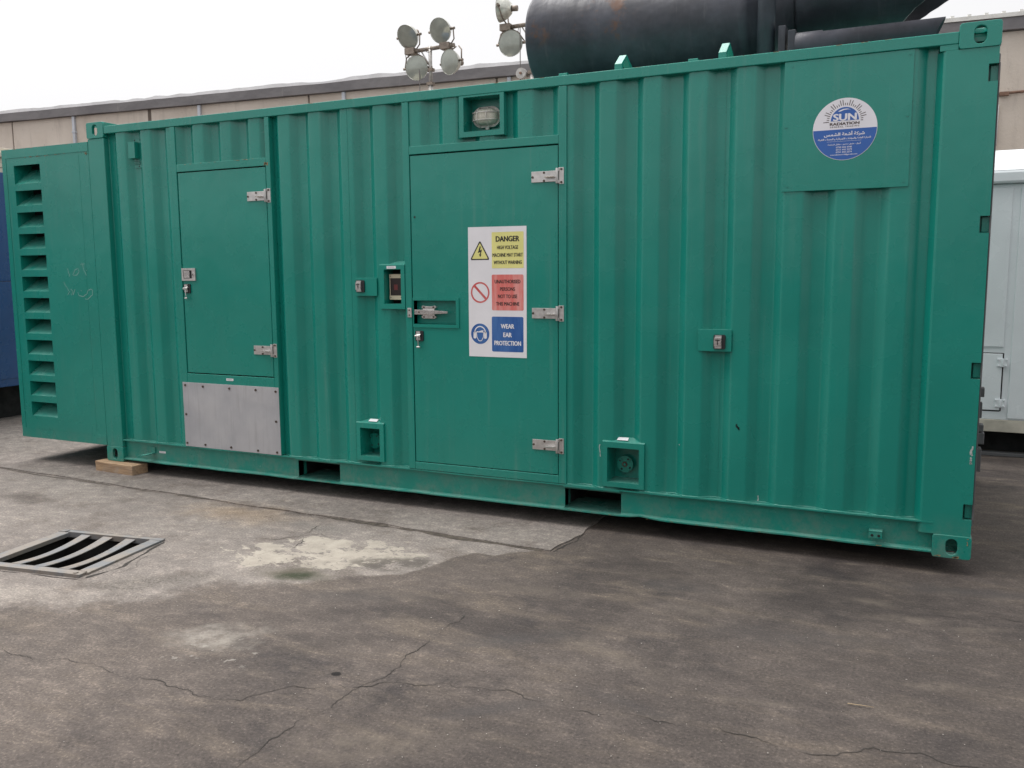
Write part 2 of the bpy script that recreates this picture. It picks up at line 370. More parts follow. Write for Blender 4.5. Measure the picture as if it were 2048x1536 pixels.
# plate with a rounded slot.  frame: origin, u, v, normal (thickness runs along -normal)
def slot_plate(mb, org, u, v, nrm, w, h, th, sw, sh, m, rc=.012, N=40):
    org, u, v, nrm = (Vector(a) for a in (org, u, v, nrm))
    def rrect(W, H, r, ang):
        c, s_ = math.cos(ang), math.sin(ang)
        lo, hi = 0., 2*max(W, H)
        for _ in range(40):
            mid = (lo+hi)/2; x, y = abs(c*mid), abs(s_*mid)
            dx, dy = max(x-(W/2-r), 0), max(y-(H/2-r), 0)
            inside = (x <= W/2 and y <= H/2 and (dx == 0 or dy == 0 or math.hypot(dx, dy) <= r))
            lo, hi = (mid, hi) if inside else (lo, mid)
        return c*lo, s_*lo
    rings = []
    ang0 = math.atan2(h, w)
    angs = sorted(set([round(2*math.pi*k/N, 6) for k in range(N)]+[round(a % (2*math.pi), 6) for a in (ang0, math.pi-ang0, math.pi+ang0, -ang0)]))
    n = len(angs)
    for (W, H, r, d) in ((w, h, rc, 0), (sw, sh, min(sw, sh)/2*.999, 0), (sw, sh, min(sw, sh)/2*.999, th), (w, h, rc, th)):
        rings.append([org+u*x+v*y-nrm*d for x, y in (rrect(W, H, r, a) for a in angs)])
    vs = sum(rings, [])
    fs = []
    flip = u.cross(v).dot(nrm) < 0
    for a, b in ((0, 1), (1, 2), (2, 3), (3, 0)):
        for k in range(n):
            f = (a*n+k, a*n+(k+1) % n, b*n+(k+1) % n, b*n+k)
            fs.append(f[::-1] if flip else f)
    mb.add(vs, fs, m)

def text_mesh(mb, body, cx, cz, w, h, y, m, bold=.0, slant=0.):
    """flat lettering in the XZ plane, fitted to w x h around (cx, cz), facing -Y; bold widens the strokes by repeating the outline"""
    cu = bpy.data.curves.new('lettering', 'FONT'); cu.body = body; cu.resolution_u = 3
    to = bpy.data.objects.new('lettering', cu); COL.objects.link(to)
    dg = bpy.context.evaluated_depsgraph_get(); me = bpy.data.meshes.new_from_object(to.evaluated_get(dg))
    xs = [v.co.x for v in me.vertices]; ys = [v.co.y for v in me.vertices]
    x0, x1, y0, y1 = min(xs), max(xs), min(ys), max(ys)
    w -= 2*bold; h -= 1.2*bold
    kx = w/(x1-x0); kz = h/(y1-y0)
    offs = ((0, 0),) if not bold else ((-1, 0), (-.33, .5), (.33, -.5), (1, 0), (0, 0))
    for i, (dx, dz) in enumerate(offs):
        vs = [(cx-w/2+(v.co.x-x0)*kx+dx*bold, y-i*.00003, cz-h/2+(v.co.y-y0)*kz+dz*bold) for v in me.vertices]
        mb.add(vs, [tuple(p.vertices) for p in me.polygons], m)
    bpy.data.meshes.remove(me); bpy.data.objects.remove(to); bpy.data.curves.remove(cu)
AR = {'ا': (0xFE8D, 2), 'أ': (0xFE83, 2), 'ب': (0xFE8F, 4), 'ة': (0xFE93, 2), 'ت': (0xFE95, 4), 'ث': (0xFE99, 4), 'ج': (0xFE9D, 4), 'خ': (0xFEA5, 4), 'د': (0xFEA9, 2), 'ر': (0xFEAD, 2), 'س': (0xFEB1, 4), 'ش': (0xFEB5, 4), 'ط': (0xFEC1, 4), 'ع': (0xFEC9, 4), 'ق': (0xFED5, 4), 'ك': (0xFED9, 4), 'ل': (0xFEDD, 4), 'م': (0xFEE1, 4), 'ن': (0xFEE5, 4), 'ه': (0xFEE9, 4), 'و': (0xFEED, 2), 'ي': (0xFEF1, 4), 'ئ': (0xFE89, 4)}
def arabic(txt):
    out = []
    for i, ch in enumerate(txt):
        if ch not in AR: out.append(ch); continue
        code, n = AR[ch]
        pj = i > 0 and txt[i-1] in AR and AR[txt[i-1]][1] == 4
        nj = n == 4 and i < len(txt)-1 and txt[i+1] in AR
        out.append(chr(code+((3 if nj else 1) if pj else (2 if nj else 0))))
    return ''.join(out[::-1])
def ring_flat(mb, cx, cz, r0, r1, y, m, a0=0., a1=2*math.pi, n=48):
    vs = []; fs = []
    for k in range(n+1):
        a = a0+(a1-a0)*k/n
        vs += [(cx+r0*math.cos(a), y, cz+r0*math.sin(a)), (cx+r1*math.cos(a), y, cz+r1*math.sin(a))]
    for k in range(n): fs.append((2*k, 2*k+1, 2*k+3, 2*k+2))
    mb.add(vs, [f[::-1] for f in fs], m)
def disc_flat(mb, cx, cz, r, y, m, a0=0., a1=2*math.pi, n=56):
    vs = [(cx+r*math.cos(a0+(a1-a0)*k/n), y, cz+r*math.sin(a0+(a1-a0)*k/n)) for k in range(n+(0 if abs(a1-a0-2*math.pi) < 1e-6 else 1))]
    mb.add(vs, [tuple(range(len(vs)))], m)
def poly_flat(mb, pts, y, m): mb.add([(p[0], y, p[1]) for p in pts], [tuple(range(len(pts)))], m)
def rrect_pts(x0, x1, z0, z1, r, n=5):
    out = []
    for (cx, cz, a) in ((x1-r, z1-r, 0), (x0+r, z1-r, 90), (x0+r, z0+r, 180), (x1-r, z0+r, 270)):
        for k in range(n+1):
            t_ = R_(a+90*k/n); out.append((cx+r*math.cos(t_), cz+r*math.sin(t_)))
    return out
def stroke(mb, pts, w, y, m):
    """a hand-drawn mark in the XZ plane"""
    P = []
    for i in range(len(pts)-1):
        for k in range(4):
            f = k/4; P.append((pts[i][0]*(1-f)+pts[i+1][0]*f+random.uniform(-1, 1)*w*.35, pts[i][1]*(1-f)+pts[i+1][1]*f+random.uniform(-1, 1)*w*.35))
    P.append(pts[-1])
    for i in range(len(P)-1):
        a, b = Vector(P[i]), Vector(P[i+1]); d = b-a
        if d.length < 1e-6: continue
        nn = Vector((-d.y, d.x)).normalized()*w*random.uniform(.3, .6)
        poly_flat(mb, [a-nn, b-nn, b+nn, a+nn], y, m)

# ================================================================== GROUND
GR = [Vector((1.157, -1.302)), Vector((1.866, -1.195)), Vector((1.966, -1.840)), Vector((1.257, -1.947))]   # the drain opening
def poly_sheet(outer, holes, z, mat, name, parent=None):
    loops = [[Vector((p[0], p[1], 0)) for p in outer]]+[[Vector((p[0], p[1], 0)) for p in h] for h in holes]
    flat = sum(loops, []); tris = tessellate_polygon(loops)
    mb = MB()
    fs = []
    for a, b, c_ in tris:
        cr = (flat[b]-flat[a]).cross(flat[c_]-flat[a]).z
        fs.append((a, b, c_) if cr > 0 else (a, c_, b))
    mb.add([(p.x, p.y, z) for p in flat], fs, mat)
    return mb, mb.build(name, parent)
def inset(q, d):
    c_ = sum(q, Vector((0, 0)))/len(q)
    return [c_+(p-c_)*(1-d/(p-c_).length) for p in q]
hole = inset(GR, .02)
def rough_line(pts, amp, it=4, seed=1):
    rnd = random.Random(seed); P = [Vector(p) for p in pts]
    for k in range(it):
        Q = [P[0]]
        for a, b in zip(P, P[1:]):
            d = b-a; nn = Vector((-d.y, d.x)); Q += [(a+b)/2+nn*rnd.uniform(-amp, amp), b]
        P = Q
    return P
joint = [(-9, .05), (-3, -.17), (-.912, -.277), (-.29, -.299), (.585, -.350), (1.318, -.366), (2.036, -.391), (2.548, -.396), (3.15, -.426), (3.506, -.450), (3.983, -.474)]
jr = rough_line(joint, .03, 3, 3)
# slab behind the joint, running under the container
back = list(jr)+rough_line([(3.983, -.474), (4.039, -.113), (4.028, .226), (4.03, 1.4)], .05, 3, 5)[1:]+[(4.03, 6.2), (-9, 6.2)]
mb = MB(); 
_, slab_b = poly_sheet(back, [], .007, 'concrete', 'concrete_slab', None); struct(slab_b)
def skirt(o, pts, z0, z1, mat):
    mb_ = MB(); n = len(pts)
    mb_.add([(p[0], p[1], z1) for p in pts]+[(p[0], p[1], z0) for p in pts], [(i, i+1, n+i+1, n+i)[::-1] for i in range(n-1)], mat)
    return mb_.build('slab_edge', o)
skirt(slab_b, [tuple(p) for p in back[:-2]], -.002, .007, 'concrete')
bound = [(1.966, -2.268), (2.223, -2.153), (2.313, -2.01), (2.546, -1.836), (2.661, -1.557), (2.872, -1.541), (2.963, -1.501), (3.195, -1.239), (3.429, -1.135), (3.515, -.928), (3.54, -.783), (3.612, -.657), (3.727, -.672), (3.813, -.568), (3.90, -.497)]
front = [(p.x, p.y-.016) for p in jr]+[(3.96, -.485)]+bound[::-1]+[(1.6, -2.42), (.6, -2.6), (-3, -2.9), (-9, -3)]
def ground_mesh():
    import numpy as np
    x0, x1, y0, y1, st_ = -1.5, 7.5, -3.75, 1.25, .025
    nx, ny = int(round((x1-x0)/st_)), int(round((y1-y0)/st_))
    X, Y = np.meshgrid(np.linspace(x0, x1, nx+1), np.linspace(y0, y1, ny+1))
    P = np.stack([X.ravel(), Y.ravel()], 1)
    F = np.array([(p[0], p[1]) for p in front]); F2 = np.roll(F, -1, 0)
    dmin = np.full(len(P), 1e9); inside = np.zeros(len(P), bool)
    for a, b in zip(F, F2):
        ab = b-a; L2 = (ab**2).sum()+1e-12
        tt = np.clip(((P-a)@ab)/L2, 0, 1); dmin = np.minimum(dmin, np.hypot(*(P-a-tt[:, None]*ab).T))
        cond = ((a[1] > P[:, 1]) != (b[1] > P[:, 1])) & (P[:, 0] < (b[0]-a[0])*(P[:, 1]-a[1])/(b[1]-a[1]+1e-12)+a[0])
        inside ^= cond
    sd = np.where(inside, dmin, -dmin)
    soft = np.interp(P[:, 0], [2.6, 3.45], [.16, .022])
    attr = np.clip(sd/soft, -4, 4)
    und = np.array([.004*noise.noise((px*.9, py*.9, 0)) for px, py in P])*np.clip((np.minimum.reduce([P[:, 0]-x0, x1-P[:, 0], P[:, 1]-y0, y1-P[:, 1]]))/.4, 0, 1)*0
    q = [np.array(p) for p in inset(GR, .012)]
    def in_hole(c):
        r = np.ones(len(c), bool)
        for a, b in zip(q, q[1:]+q[:1]): r &= ((b[0]-a[0])*(c[:, 1]-a[1])-(b[1]-a[1])*(c[:, 0]-a[0])) < 0
        return r
    ii, jj = np.meshgrid(np.arange(nx), np.arange(ny)); i0 = (jj*(nx+1)+ii).ravel()
    cells = np.stack([i0, i0+1, i0+nx+2, i0+nx+1], 1)
    keep = ~in_hole(P[cells].mean(1))
    V = [(p[0], p[1], 0.) for p in P]; nb = len(V)
    V += [(-400, -400, 0), (400, -400, 0), (400, 400, 0), (-400, 400, 0)]
    c00, c10, c11, c01 = 0, nx, (ny+1)*(nx+1)-1, ny*(nx+1)
    fs = [tuple(int(k) for k in f) for f in cells[keep]]
    bot = list(range(0, nx+1)); top = [c01+k for k in range(nx+1)]; lef = [k*(nx+1) for k in range(ny+1)]; rig = [nx+k*(nx+1) for k in range(ny+1)]
    fs += [tuple([nb, nb+1]+bot[::-1]), tuple([nb+1, nb+2]+rig[::-1]), tuple([nb+2, nb+3]+top), tuple([nb+3, nb]+lef)]
    me = bpy.data.meshes.new('ground'); me.from_pydata(V, [], fs); me.materials.append(M['asphalt'])
    at = me.attributes.new('apron', 'FLOAT', 'POINT'); at.data.foreach_set('value', list(map(float, attr))+[-4.]*4); me.update()
    o = bpy.data.objects.new('ground', me); COL.objects.link(o); return o
ground = struct(ground_mesh())

def crack(pts, w, seed, z=.0018, mat='crack', amp=.16, it=5, name='crack'):
    w *= .62 if mat == 'crack' else .8
    P = rough_line(pts, amp, it, seed); rnd = random.Random(seed+99)
    mb = MB(); vs = []; N = len(P); wob = rnd.uniform(0, 50)
    for i, p in enumerate(P):
        a, b = P[max(i-1, 0)], P[min(i+1, N-1)]; d = (b-a).normalized() if (b-a).length > 0 else Vector((1, 0)); nn = Vector((-d.y, d.x))
        f = min(1, i/3, (N-1-i)/3); ww = w*f*max(.03, .36+.95*noise.noise((p.x*7+wob, p.y*7, 0)))+1e-4
        vs += [(p.x+nn.x*ww/2, p.y+nn.y*ww/2, z), (p.x-nn.x*ww/2, p.y-nn.y*ww/2, z)]
    mb.add(vs, [(2*i, 2*i+1, 2*i+3, 2*i+2) for i in range(N-1)], mat)
    return mb.build(name, ground)
zc = .0018
crack([(2.372, -2.549), (2.712, -2.532), (3.006, -2.531), (3.274, -2.524), (3.393, -2.518), (3.531, -2.536), (3.621, -2.507), (3.657, -2.416), (3.725, -2.33), (3.926, -2.265)], .0075, 21, zc)
crack([(3.926, -2.265), (4.168, -2.13), (4.207, -2.087), (4.361, -2.06), (4.548, -2.069), (4.653, -2.042), (4.816, -2.074), (4.96, -2.017), (5.087, -2.033), (5.228, -1.987), (5.6, -2.0), (6.1, -1.9)], .0085, 22, zc)
crack([(3.981, -1.466), (3.968, -1.626), (3.962, -1.743), (3.982, -1.817), (3.999, -2.037), (3.983, -2.151), (3.94, -2.268), (3.934, -2.453), (3.906, -2.631), (3.908, -2.731), (3.91, -2.825), (3.85, -3.2)], .0085, 23, zc)
crack([(4.55, -.36), (4.75, -.30), (4.95, -.33), (5.2, -.38), (5.5, -.47)], .006, 24, zc)
crack([(5.9, -.60), (6.0, -.62), (6.3, -.52), (6.8, -.5)], .006, 25, zc)
crack([(1.846, -1.22), (1.85, -1.0), (1.90, -.83), (1.95, -.75)], .007, 26)
crack([(2.45, -.46), (2.50, -.62), (2.53, -.8), (2.64, -.99), (2.54, -1.18)], .009, 27)
crack([(2.05, -1.0), (2.3, -.95), (2.5, -.85), (2.62, -.72), (2.9, -.7)], .006, 28)
crack([(2.1, -.40), (2.14, -.47), (2.05, -.56), (2.2, -.62)], .008, 29)
crack([(2.03, -.400), (2.3, -.42), (2.55, -.405), (2.85, -.425)], .012, 30)
crack([(-3, -.178), (-.912, -.285), (.585, -.358), (1.318, -.374), (2.036, -.399)], .034, 31, mat='groove', amp=.02)
crack([(2.30, -.394), (2.85, -.425), (3.15, -.440), (3.506, -.463), (3.95, -.486)], .11, 32, mat='groove', amp=.02)
crack([(4.0, -.48), (4.02, -.38), (4.05, -.25), (4.045, -.1)], .022, 33, mat='crack', amp=.12)
crack([(4.12, -.45), (4.15, -.35), (4.10, -.27)], .008, 34, zc)
crack([(1.99, -1.83), (2.02, -1.62), (1.95, -1.42), (1.885, -1.21)], .05, 35, mat='crack', amp=.06)
crack([(2.06, -1.76), (2.10, -1.6), (2.0, -1.42)], .007, 36)
crack([(1.14, -1.32), (1.2, -1.6), (1.24, -1.9)], .012, 37)
crack([(1.28, -1.962), (1.6, -1.912), (1.98, -1.86)], .035, 38, amp=.03)
# loose grit (too fine to count)
gm = MB(); rnd = random.Random(4)
spots = [(2.35, -1.70, .30, .16, 190), (2.1, -1.98, .30, .10, 60), (1.7, -1.95, .35, .03, 26), (4.9, -2.2, .7, .35, 130), (2.6, -1.6, .5, .3, 70), (4.3, -1.2, 1.2, .7, 130), (.9, -.8, 1.2, .4, 70), (3.6, -2.5, .7, .4, 60), (5.9, -1.2, .6, .5, 50)]
for (cx, cy, sx, sy, n_) in spots:
    for _ in range(n_):
        x, y = rnd.gauss(cx, sx), rnd.gauss(cy, sy); r = rnd.choice((.0012, .0016, .002, .0026, .0038)); a = rnd.uniform(0, 6)
        if 1.1 < x < 2.0 and -1.95 < y < -1.18: continue
        z = .004
        vs = [(x+r*math.cos(a+k*2.1)*rnd.uniform(.7, 1.4), y+r*math.sin(a+k*2.1)*rnd.uniform(.7, 1.4), z) for k in range(3)]+[(x, y, z+r*rnd.uniform(.6, 1.2))]
        gm.add(vs, [(0, 1, 3), (1, 2, 3), (2, 0, 3)], 'stone')
grit = gm.build('loose_grit'); grit['kind'] = 'stuff'; grit['label'] = 'pale loose grit scattered over the worn yard'
mb = MB(); mb.tube([(5.604, -1.641, .006), (5.645, -1.640, .008), (5.69, -1.632, .006)], [.0018, .0015, .0008], 'straw', 6)
tag(mb.build('straw_stalk'), 'short pale straw stalk lying on the dark asphalt', 'straw')

# ---------------------------------------------------------------- drain grate
mb = MB()
dpt = -.55
h3 = [(p.x, p.y) for p in hole]
mb.add([(x, y, -.001) for x, y in h3]+[(x, y, dpt) for x, y in h3], [(0, 4, 5, 1)[::-1], (1, 5, 6, 2)[::-1], (2, 6, 7, 3)[::-1], (3, 7, 4, 0)[::-1], (4, 5, 6, 7)], 'pit')
pit = mb.build('drain_pit', ground)
grate = empty('drain_grate', ((GR[0]+GR[2]).x/2, (GR[0]+GR[2]).y/2, 0))
tag(grate, 'worn steel drain grate with three sagging bars set in the concrete', 'drain grate')
gc = (GR[0]+GR[2])/2
def gp(u, v, z):          # u 0..1 left-right, v 0..1 back-front
    p = GR[0]*(1-u)*(1-v)+GR[1]*u*(1-v)+GR[2]*u*v+GR[3]*(1-u)*v
    return (p.x-gc.x, p.y-gc.y, z)
def gbar(u0, u1, v0, v1, sag=0., n=1, name='bar', top=.010, th=.026, taper=0.):
    mb = MB(); vs = []
    for k in range(n+1):
        f = k/n; v = v0+(v1-v0)*f; s_ = -sag*4*f*(1-f)
        cw = taper*4*f*(1-f)
        a, b = u0+cw, u1-cw
        vs += [gp(a, v, top+s_), gp(b, v, top+s_), gp(b, v, top+s_-th), gp(a, v, top+s_-th)]
    fs = [(3, 2, 1, 0)[::-1]]+[(4*n, 4*n+1, 4*n+2, 4*n+3)[::-1]]
    for k in range(n):
        a = 4*k
        for i in range(4): fs.append((a+i, a+(i+1) % 4, a+4+(i+1) % 4, a+4+i))
    mb.add(vs, fs, 'grate')
    return mb.build(name, grate, bevel=.003)
gbar(0, .10, .062, .91, name='frame_bar'); gbar(.90, 1.0, .062, .925, name='frame_bar', top=.012)
gbar(0, 1, 0, .06, name='frame_bar', top=.012); gbar(-.02, .985, .915, 1.0, name='frame_bar', top=.016)
for a, b in ((.228, .322), (.443, .541), (.666, .762)): gbar(a, b, .045, .93, .026, 14, top=.008, th=.006, taper=.012)
for (u, v) in ((.93, .96), (.965, .915), (.06, .03)):
    mb = MB(); mb.disc(gp(u, v, .0155 if v > .94 else (.0115 if v > .5 else .0115)), (0, 0, 1), .013, .006, 'grate', 10); mb.build('bolt_head', grate)

# ================================================================== CONTAINER
H, L, W = 2.591, 6.058, 2.438
box = empty('generator_container', (0, 0, G))
tag(box, 'green steel container generator set with corrugated sides and two access doors', 'container')

# corner castings (eight)
def casting(x0, z0, y0, sx, sy, sz):
    """hollow casting with slots in its outward faces; sx, sy, sz = +-1 point outward"""
    w, d, h, th = .178, .162, .118, .024
    x1, y1, z1 = x0+w, y0+d, z0+h
    mb = MB()
    cx, cy, cz_ = (x0+x1)/2, (y0+y1)/2, (z0+z1)/2
    slot_plate(mb, (cx, y0 if sy < 0 else y1, cz_), (1, 0, 0), (0, 0, 1), (0, sy, 0), w, h, th, .053, .082, 'green', rc=.014)
    slot_plate(mb, (x0 if sx < 0 else x1, cy, cz_), (0, 1, 0), (0, 0, 1), (sx, 0, 0), d-2*th-.001, h-.014, th, .053, .082, 'green', rc=.004)
    slot_plate(mb, (cx, cy, (z0+.0005) if sz < 0 else z1-.0005), (1, 0, 0), (0, 1, 0), (0, 0, sz), w-.014, d-2*th-.001, th, .064, .10, 'green', rc=.004)
    # solid inward walls
    if sy < 0: mb.box(x0+.002, x1-.002, y1-th, y1, z0+.002, z1-.002, 'green')
    else: mb.box(x0+.002, x1-.002, y0, y0+th, z0+.002, z1-.002, 'green')
    if sx < 0: mb.box(x1-th, x1-.001, y0+th, y1-th, z0+.002, z1-.002, 'green')
    else: mb.box(x0+.001, x0+th, y0+th, y1-th, z0+.002, z1-.002, 'green')
    if sz < 0: mb.box(x0+th, x1-th, y0+th, y1-th, z1-th, z1-.003, 'green')
    else: mb.box(x0+th, x1-th, y0+th, y1-th, z0+.003, z0+th, 'green')
    o = mb.build('corner_casting', box, bevel=.003)
    return o
for sz, z0 in ((-1, 0.), (1, H-.118)):
    for sx, x0 in ((-1, 0.), (1, L-.178)):
        for sy, y0 in ((-1, -.006), (1, W-.162)):
            casting(x0, z0, y0, sx, sy, sz)

# frame members
def part(name, *boxes, bevel=.004, m='green', parent=None):
    mb = MB()
    for b in boxes: mb.box(*b, m)
    return mb.build(name, parent or box, bevel=bevel)
part('corner_post', (.001, .172, 0, .15, .1185, 2.4725))
# right-hand post: wide face, rolled inner edge, four hinge cut-outs
mb = MB()
zs = [.1185, .203, .283, .911, .991, 1.616, 1.695, 2.316, 2.396, 2.4725]
prof = [(5.792, .046), (5.797, .040), (5.818, .006), (5.829, .0)]
for k in range(len(zs)-1):
    xr = 6.011 if k % 2 else 6.052
    mb.box(5.829, xr, 0, .06, zs[k], zs[k+1], 'green')
mb.prism([(5.829, 0.), (5.829, .06), (5.792, .06)]+prof[:-1], 2, .1185, 2.4725, 'green')
mb.box(5.829, 6.046, .06, .12, .1185, 2.4725, 'green')
mb.build('corner_post', box)
for a, b in ((.203, .283), (.911, .991), (1.616, 1.695), (2.316, 2.396)): part('hinge_lug', (6.020, 6.055, .030, .055, a+.004, b-.004), bevel=.002)
part('corner_post', (.001, .172, W-.15, W, .1185, 2.4725)); part('corner_post', (5.83, 6.052, W-.15, W, .1185, 2.4725))
part('top_rail', (.1785, L-.1785, -.002, .06, 2.500, 2.556))
part('top_rail', (.1785, L-.1785, W-.06, W, 2.500, 2.556))
part('top_rail', (.002, .06, .157, W-.163, 2.49, 2.585)); part('top_rail', (L-.06, L-.002, .157, W-.163, 2.49, 2.585))
# bottom rail: channel with flanges, slightly bent along its lower lip
def bottom_rail(x0, x1, yf, name='bottom_rail', dirn=1):
    mb = MB(); n = max(2, int((x1-x0)/.06)); rows = []
    for k in range(n+1):
        x = x0+(x1-x0)*k/n
        dz = .003*noise.noise((x*2.2, yf, 0))+.0018*noise.noise((x*9, yf, 4)); dz += .013*math.exp(-((x-4.36)/.06)**2) if yf < 1 else 0
        tz = .0022*noise.noise((x*1.7, 3, yf)); dy = dirn*.006*noise.noise((x*3, 8, yf))
        y0, y1, yw = yf+dy, yf+dirn*.09, yf+dirn*.032
        rows.append([(x, y0, .178+tz), (x, y1, .178), (x, y1, .030), (x, y1, .019), (x, y0, .019+dz), (x, y0, .027+dz), (x, yw, .034+dz*.4), (x, yw, .164), (x, y0, .170+tz)])
    vs = sum(rows, []); m_ = len(rows[0]); fs = []
    for k in range(n):
        for i in range(m_):
            f = (k*m_+i, (k+1)*m_+i, (k+1)*m_+(i+1) % m_, k*m_+(i+1) % m_)
            fs.append(f if dirn > 0 else f[::-1])
    fs.append(tuple(range(m_))); fs.append(tuple(n*m_+i for i in range(m_))[::-1])
    mb.add(vs, fs, 'green')
    return mb.build(name, box)
pk = ((1.858, 2.213), (3.872, 4.227))
xs = [.1785, pk[0][0], pk[0][1], pk[1][0], pk[1][1], L-.1785]
for k in (0, 2, 4):
    bottom_rail(xs[k], xs[k+1], -.001); 
part('bottom_rail', (.1785, L-.1785, W-.09, W, .019, .178))
part('bottom_rail', (.02, .10, .157, W-.163, .019, .178)); part('bottom_rail', (L-.10, L-.02, .157, W-.163, .019, .178))
for a, b in pk:            # fork pockets: shade painted black inside, added plate stops light from behind
    mb = MB()
    mb.box(a-.004, a, .034, .12, .036, .146, 'green'); mb.box(b, b+.004, .034, .12, .036, .146, 'green'); mb.box(a-.004, a, .12, W-.1, .036, .146, 'black'); mb.box(b, b+.004, .12, W-.1, .036, .146, 'black'); mb.box(a, b, 1.2, 1.21, .0, .146, 'black')
    mb.box(a, b, .036, W-.1, .146, .1495, 'black'); mb.box(a, b, -.002, .09, .165, .178, 'green'); mb.box(a, b, .03, .034, .150, .165, 'green')
    mb.hexa([(a-.02, -.003, .020), (b+.02, -.003, .020), (b+.02, .34, .014), (a-.02, .34, .014), (a-.02, -.003, .028), (b+.02, -.003, .028), (b+.02, .34, .022), (a-.02, .34, .022)], 'green')
    mb.build('fork_pocket', box)
# floor, roof, far and end walls close the box
part('floor', (.10, L-.10, .09, W-.09, .150, .176), m='black', bevel=0)
part('roof', (.06, L-.06, .06, W-.06, 2.515, 2.535), bevel=0)
part('rear_wall', (.172, L-.2, W-.06, W-.03, .178, 2.50), bevel=0)
part('inner_lining', (.18, L-.18, .30, .32, .178, 2.50), m='black', bevel=0)
part('end_wall', (.02, .05, .15, W-.15, .178, 2.49), bevel=0)

# corrugated sheeting
P0, FL, PIT, SL = .288, .094, .2535, .047
YO, YI = .009, .048
def cor_y(x):
    k = (x-P0) % PIT
    r = .006
    if k < FL: return YO
    if k < FL+SL: return YO+(YI-YO)*(k-FL)/SL
    if k < PIT-SL: return YI
    return YI+(YO-YI)*(k-(PIT-SL))/SL
def cor_ys(x, r=.007):     # softened bends
    return sum(cor_y(x+d*r) for d in (-1, -.5, 0, .5, 1))/5
def sheet(x0, x1, z0, z1, holes=(), name='corrugated_panel'):
    X = {x0, x1}; Z = {z0, z1}
    k0 = int((x0-P0)/PIT)-1
    for k in range(k0, k0+30):
        for e in (0, FL, FL+SL, PIT-SL):
            for d in (-.008, -.004, 0, .004, .008):
                x = P0+k*PIT+e+d
                if x0 < x < x1: X.add(round(x, 5))
    for (a, b, c_, d) in holes: X |= {a, b}; Z |= {c_, d}
    X = sorted(X); Z = sorted(Z); mb = MB()
    vs = []
    for z in Z:
        for x in X: vs.append((x, cor_ys(x), z))
    n = len(X); fs = []
    for j in range(len(Z)-1):
        for i in range(n-1):
            mx, mz = (X[i]+X[i+1])/2, (Z[j]+Z[j+1])/2
            if any(a < mx < b and c_ < mz < d for a, b, c_, d in holes): continue
            fs.append((j*n+i, j*n+i+1, (j+1)*n+i+1, (j+1)*n+i))
    mb.add(vs, fs, 'green', True)
    return mb.build(name, box)
HL, HM, HS1, HS2 = (3.227, 3.47, 2.288, 2.488), (2.631, 2.759, 1.252, 1.472), (2.412, 2.567, .236, .425), (4.150, 4.342, .222, .427)
sheet(.165, .850, .172, 2.503)
sheet(.880, 1.70, 2.225, 2.503)
sheet(1.730, 2.795, .172, 2.503, (HM, HS1))
sheet(2.835, 3.845, 2.222, 2.503, (HL,))
sheet(3.885, 5.795, .172, 2.503, (HS2,))
for x, a, b in ((2.37, .18, 2.499), (4.785, .18, 1.004), (4.785, 1.132, 2.499), (5.786, .18, 2.499)):     # vertical lap seams of the sheets
    part('sheet_seam', (x-.0012, x+.0012, cor_ys(x)-.0015, cor_ys(x)+.002, a, b), bevel=0)
# weld bead wandering along the foot of the sheets
for (a, b) in ((.175, .836), (1.74, 2.787), (3.895, 5.80)):
    n = int((b-a)/.012)
    mb = MB(); mb.tube([(a+(b-a)*k/n, cor_ys(a+(b-a)*k/n)-.004, .180+.0025*noise.noise((k*.35, a, 0))) for k in range(n+1)], [.0045+.0018*noise.noise((k*.6, 5, a)) for k in range(n+1)], 'green', 5)
    mb.build('weld_bead', box)

# door surrounds
part('door_frame', (.838, .885, 0, .06, .180, 2.499), (1.700, 1.738, 0, .06, .180, 2.499), (.885, 1.700, .0005, .06, 2.180, 2.234), (.885, 1.700, .0005, .06, .640, .727), bevel=.003)
part('door_frame', (2.789, 2.836, 0, .06, .180, 2.499), (3.842, 3.892, 0, .06, .180, 2.499), (2.836, 3.842, .0005, .06, 2.180, 2.230), (2.836, 3.842, .0005, .06, .180, .228), bevel=.003)
part('door_rebate', (.885, 1.70, .05, .055, .727, 2.18), m='black', bevel=0); part('door_rebate', (2.836, 3.842, .05, .055, .228, 2.18), m='black', bevel=0)
# small door
d1 = part('side_door', (.892, 1.693, .004, .045, .734, 2.173), bevel=.003)
d2b = (2.848, 3.155, 1.126, 1.275)                      # handle recess
mb = MB()
mb.box(2.842, d2b[0], .004, .045, .234, 2.172, 'green'); mb.box(d2b[1], 3.836, .004, .045, .234, 2.172, 'green')
mb.box(d2b[0], d2b[1], .004, .045, .234, d2b[2], 'green'); mb.box(d2b[0], d2b[1], .004, .045, d2b[3], 2.172, 'green')
d2 = mb.build('side_door', box)
d2['label'] = 'tall green access door carrying the warning sign'; d1['label'] = 'small green door above the aluminium plate'
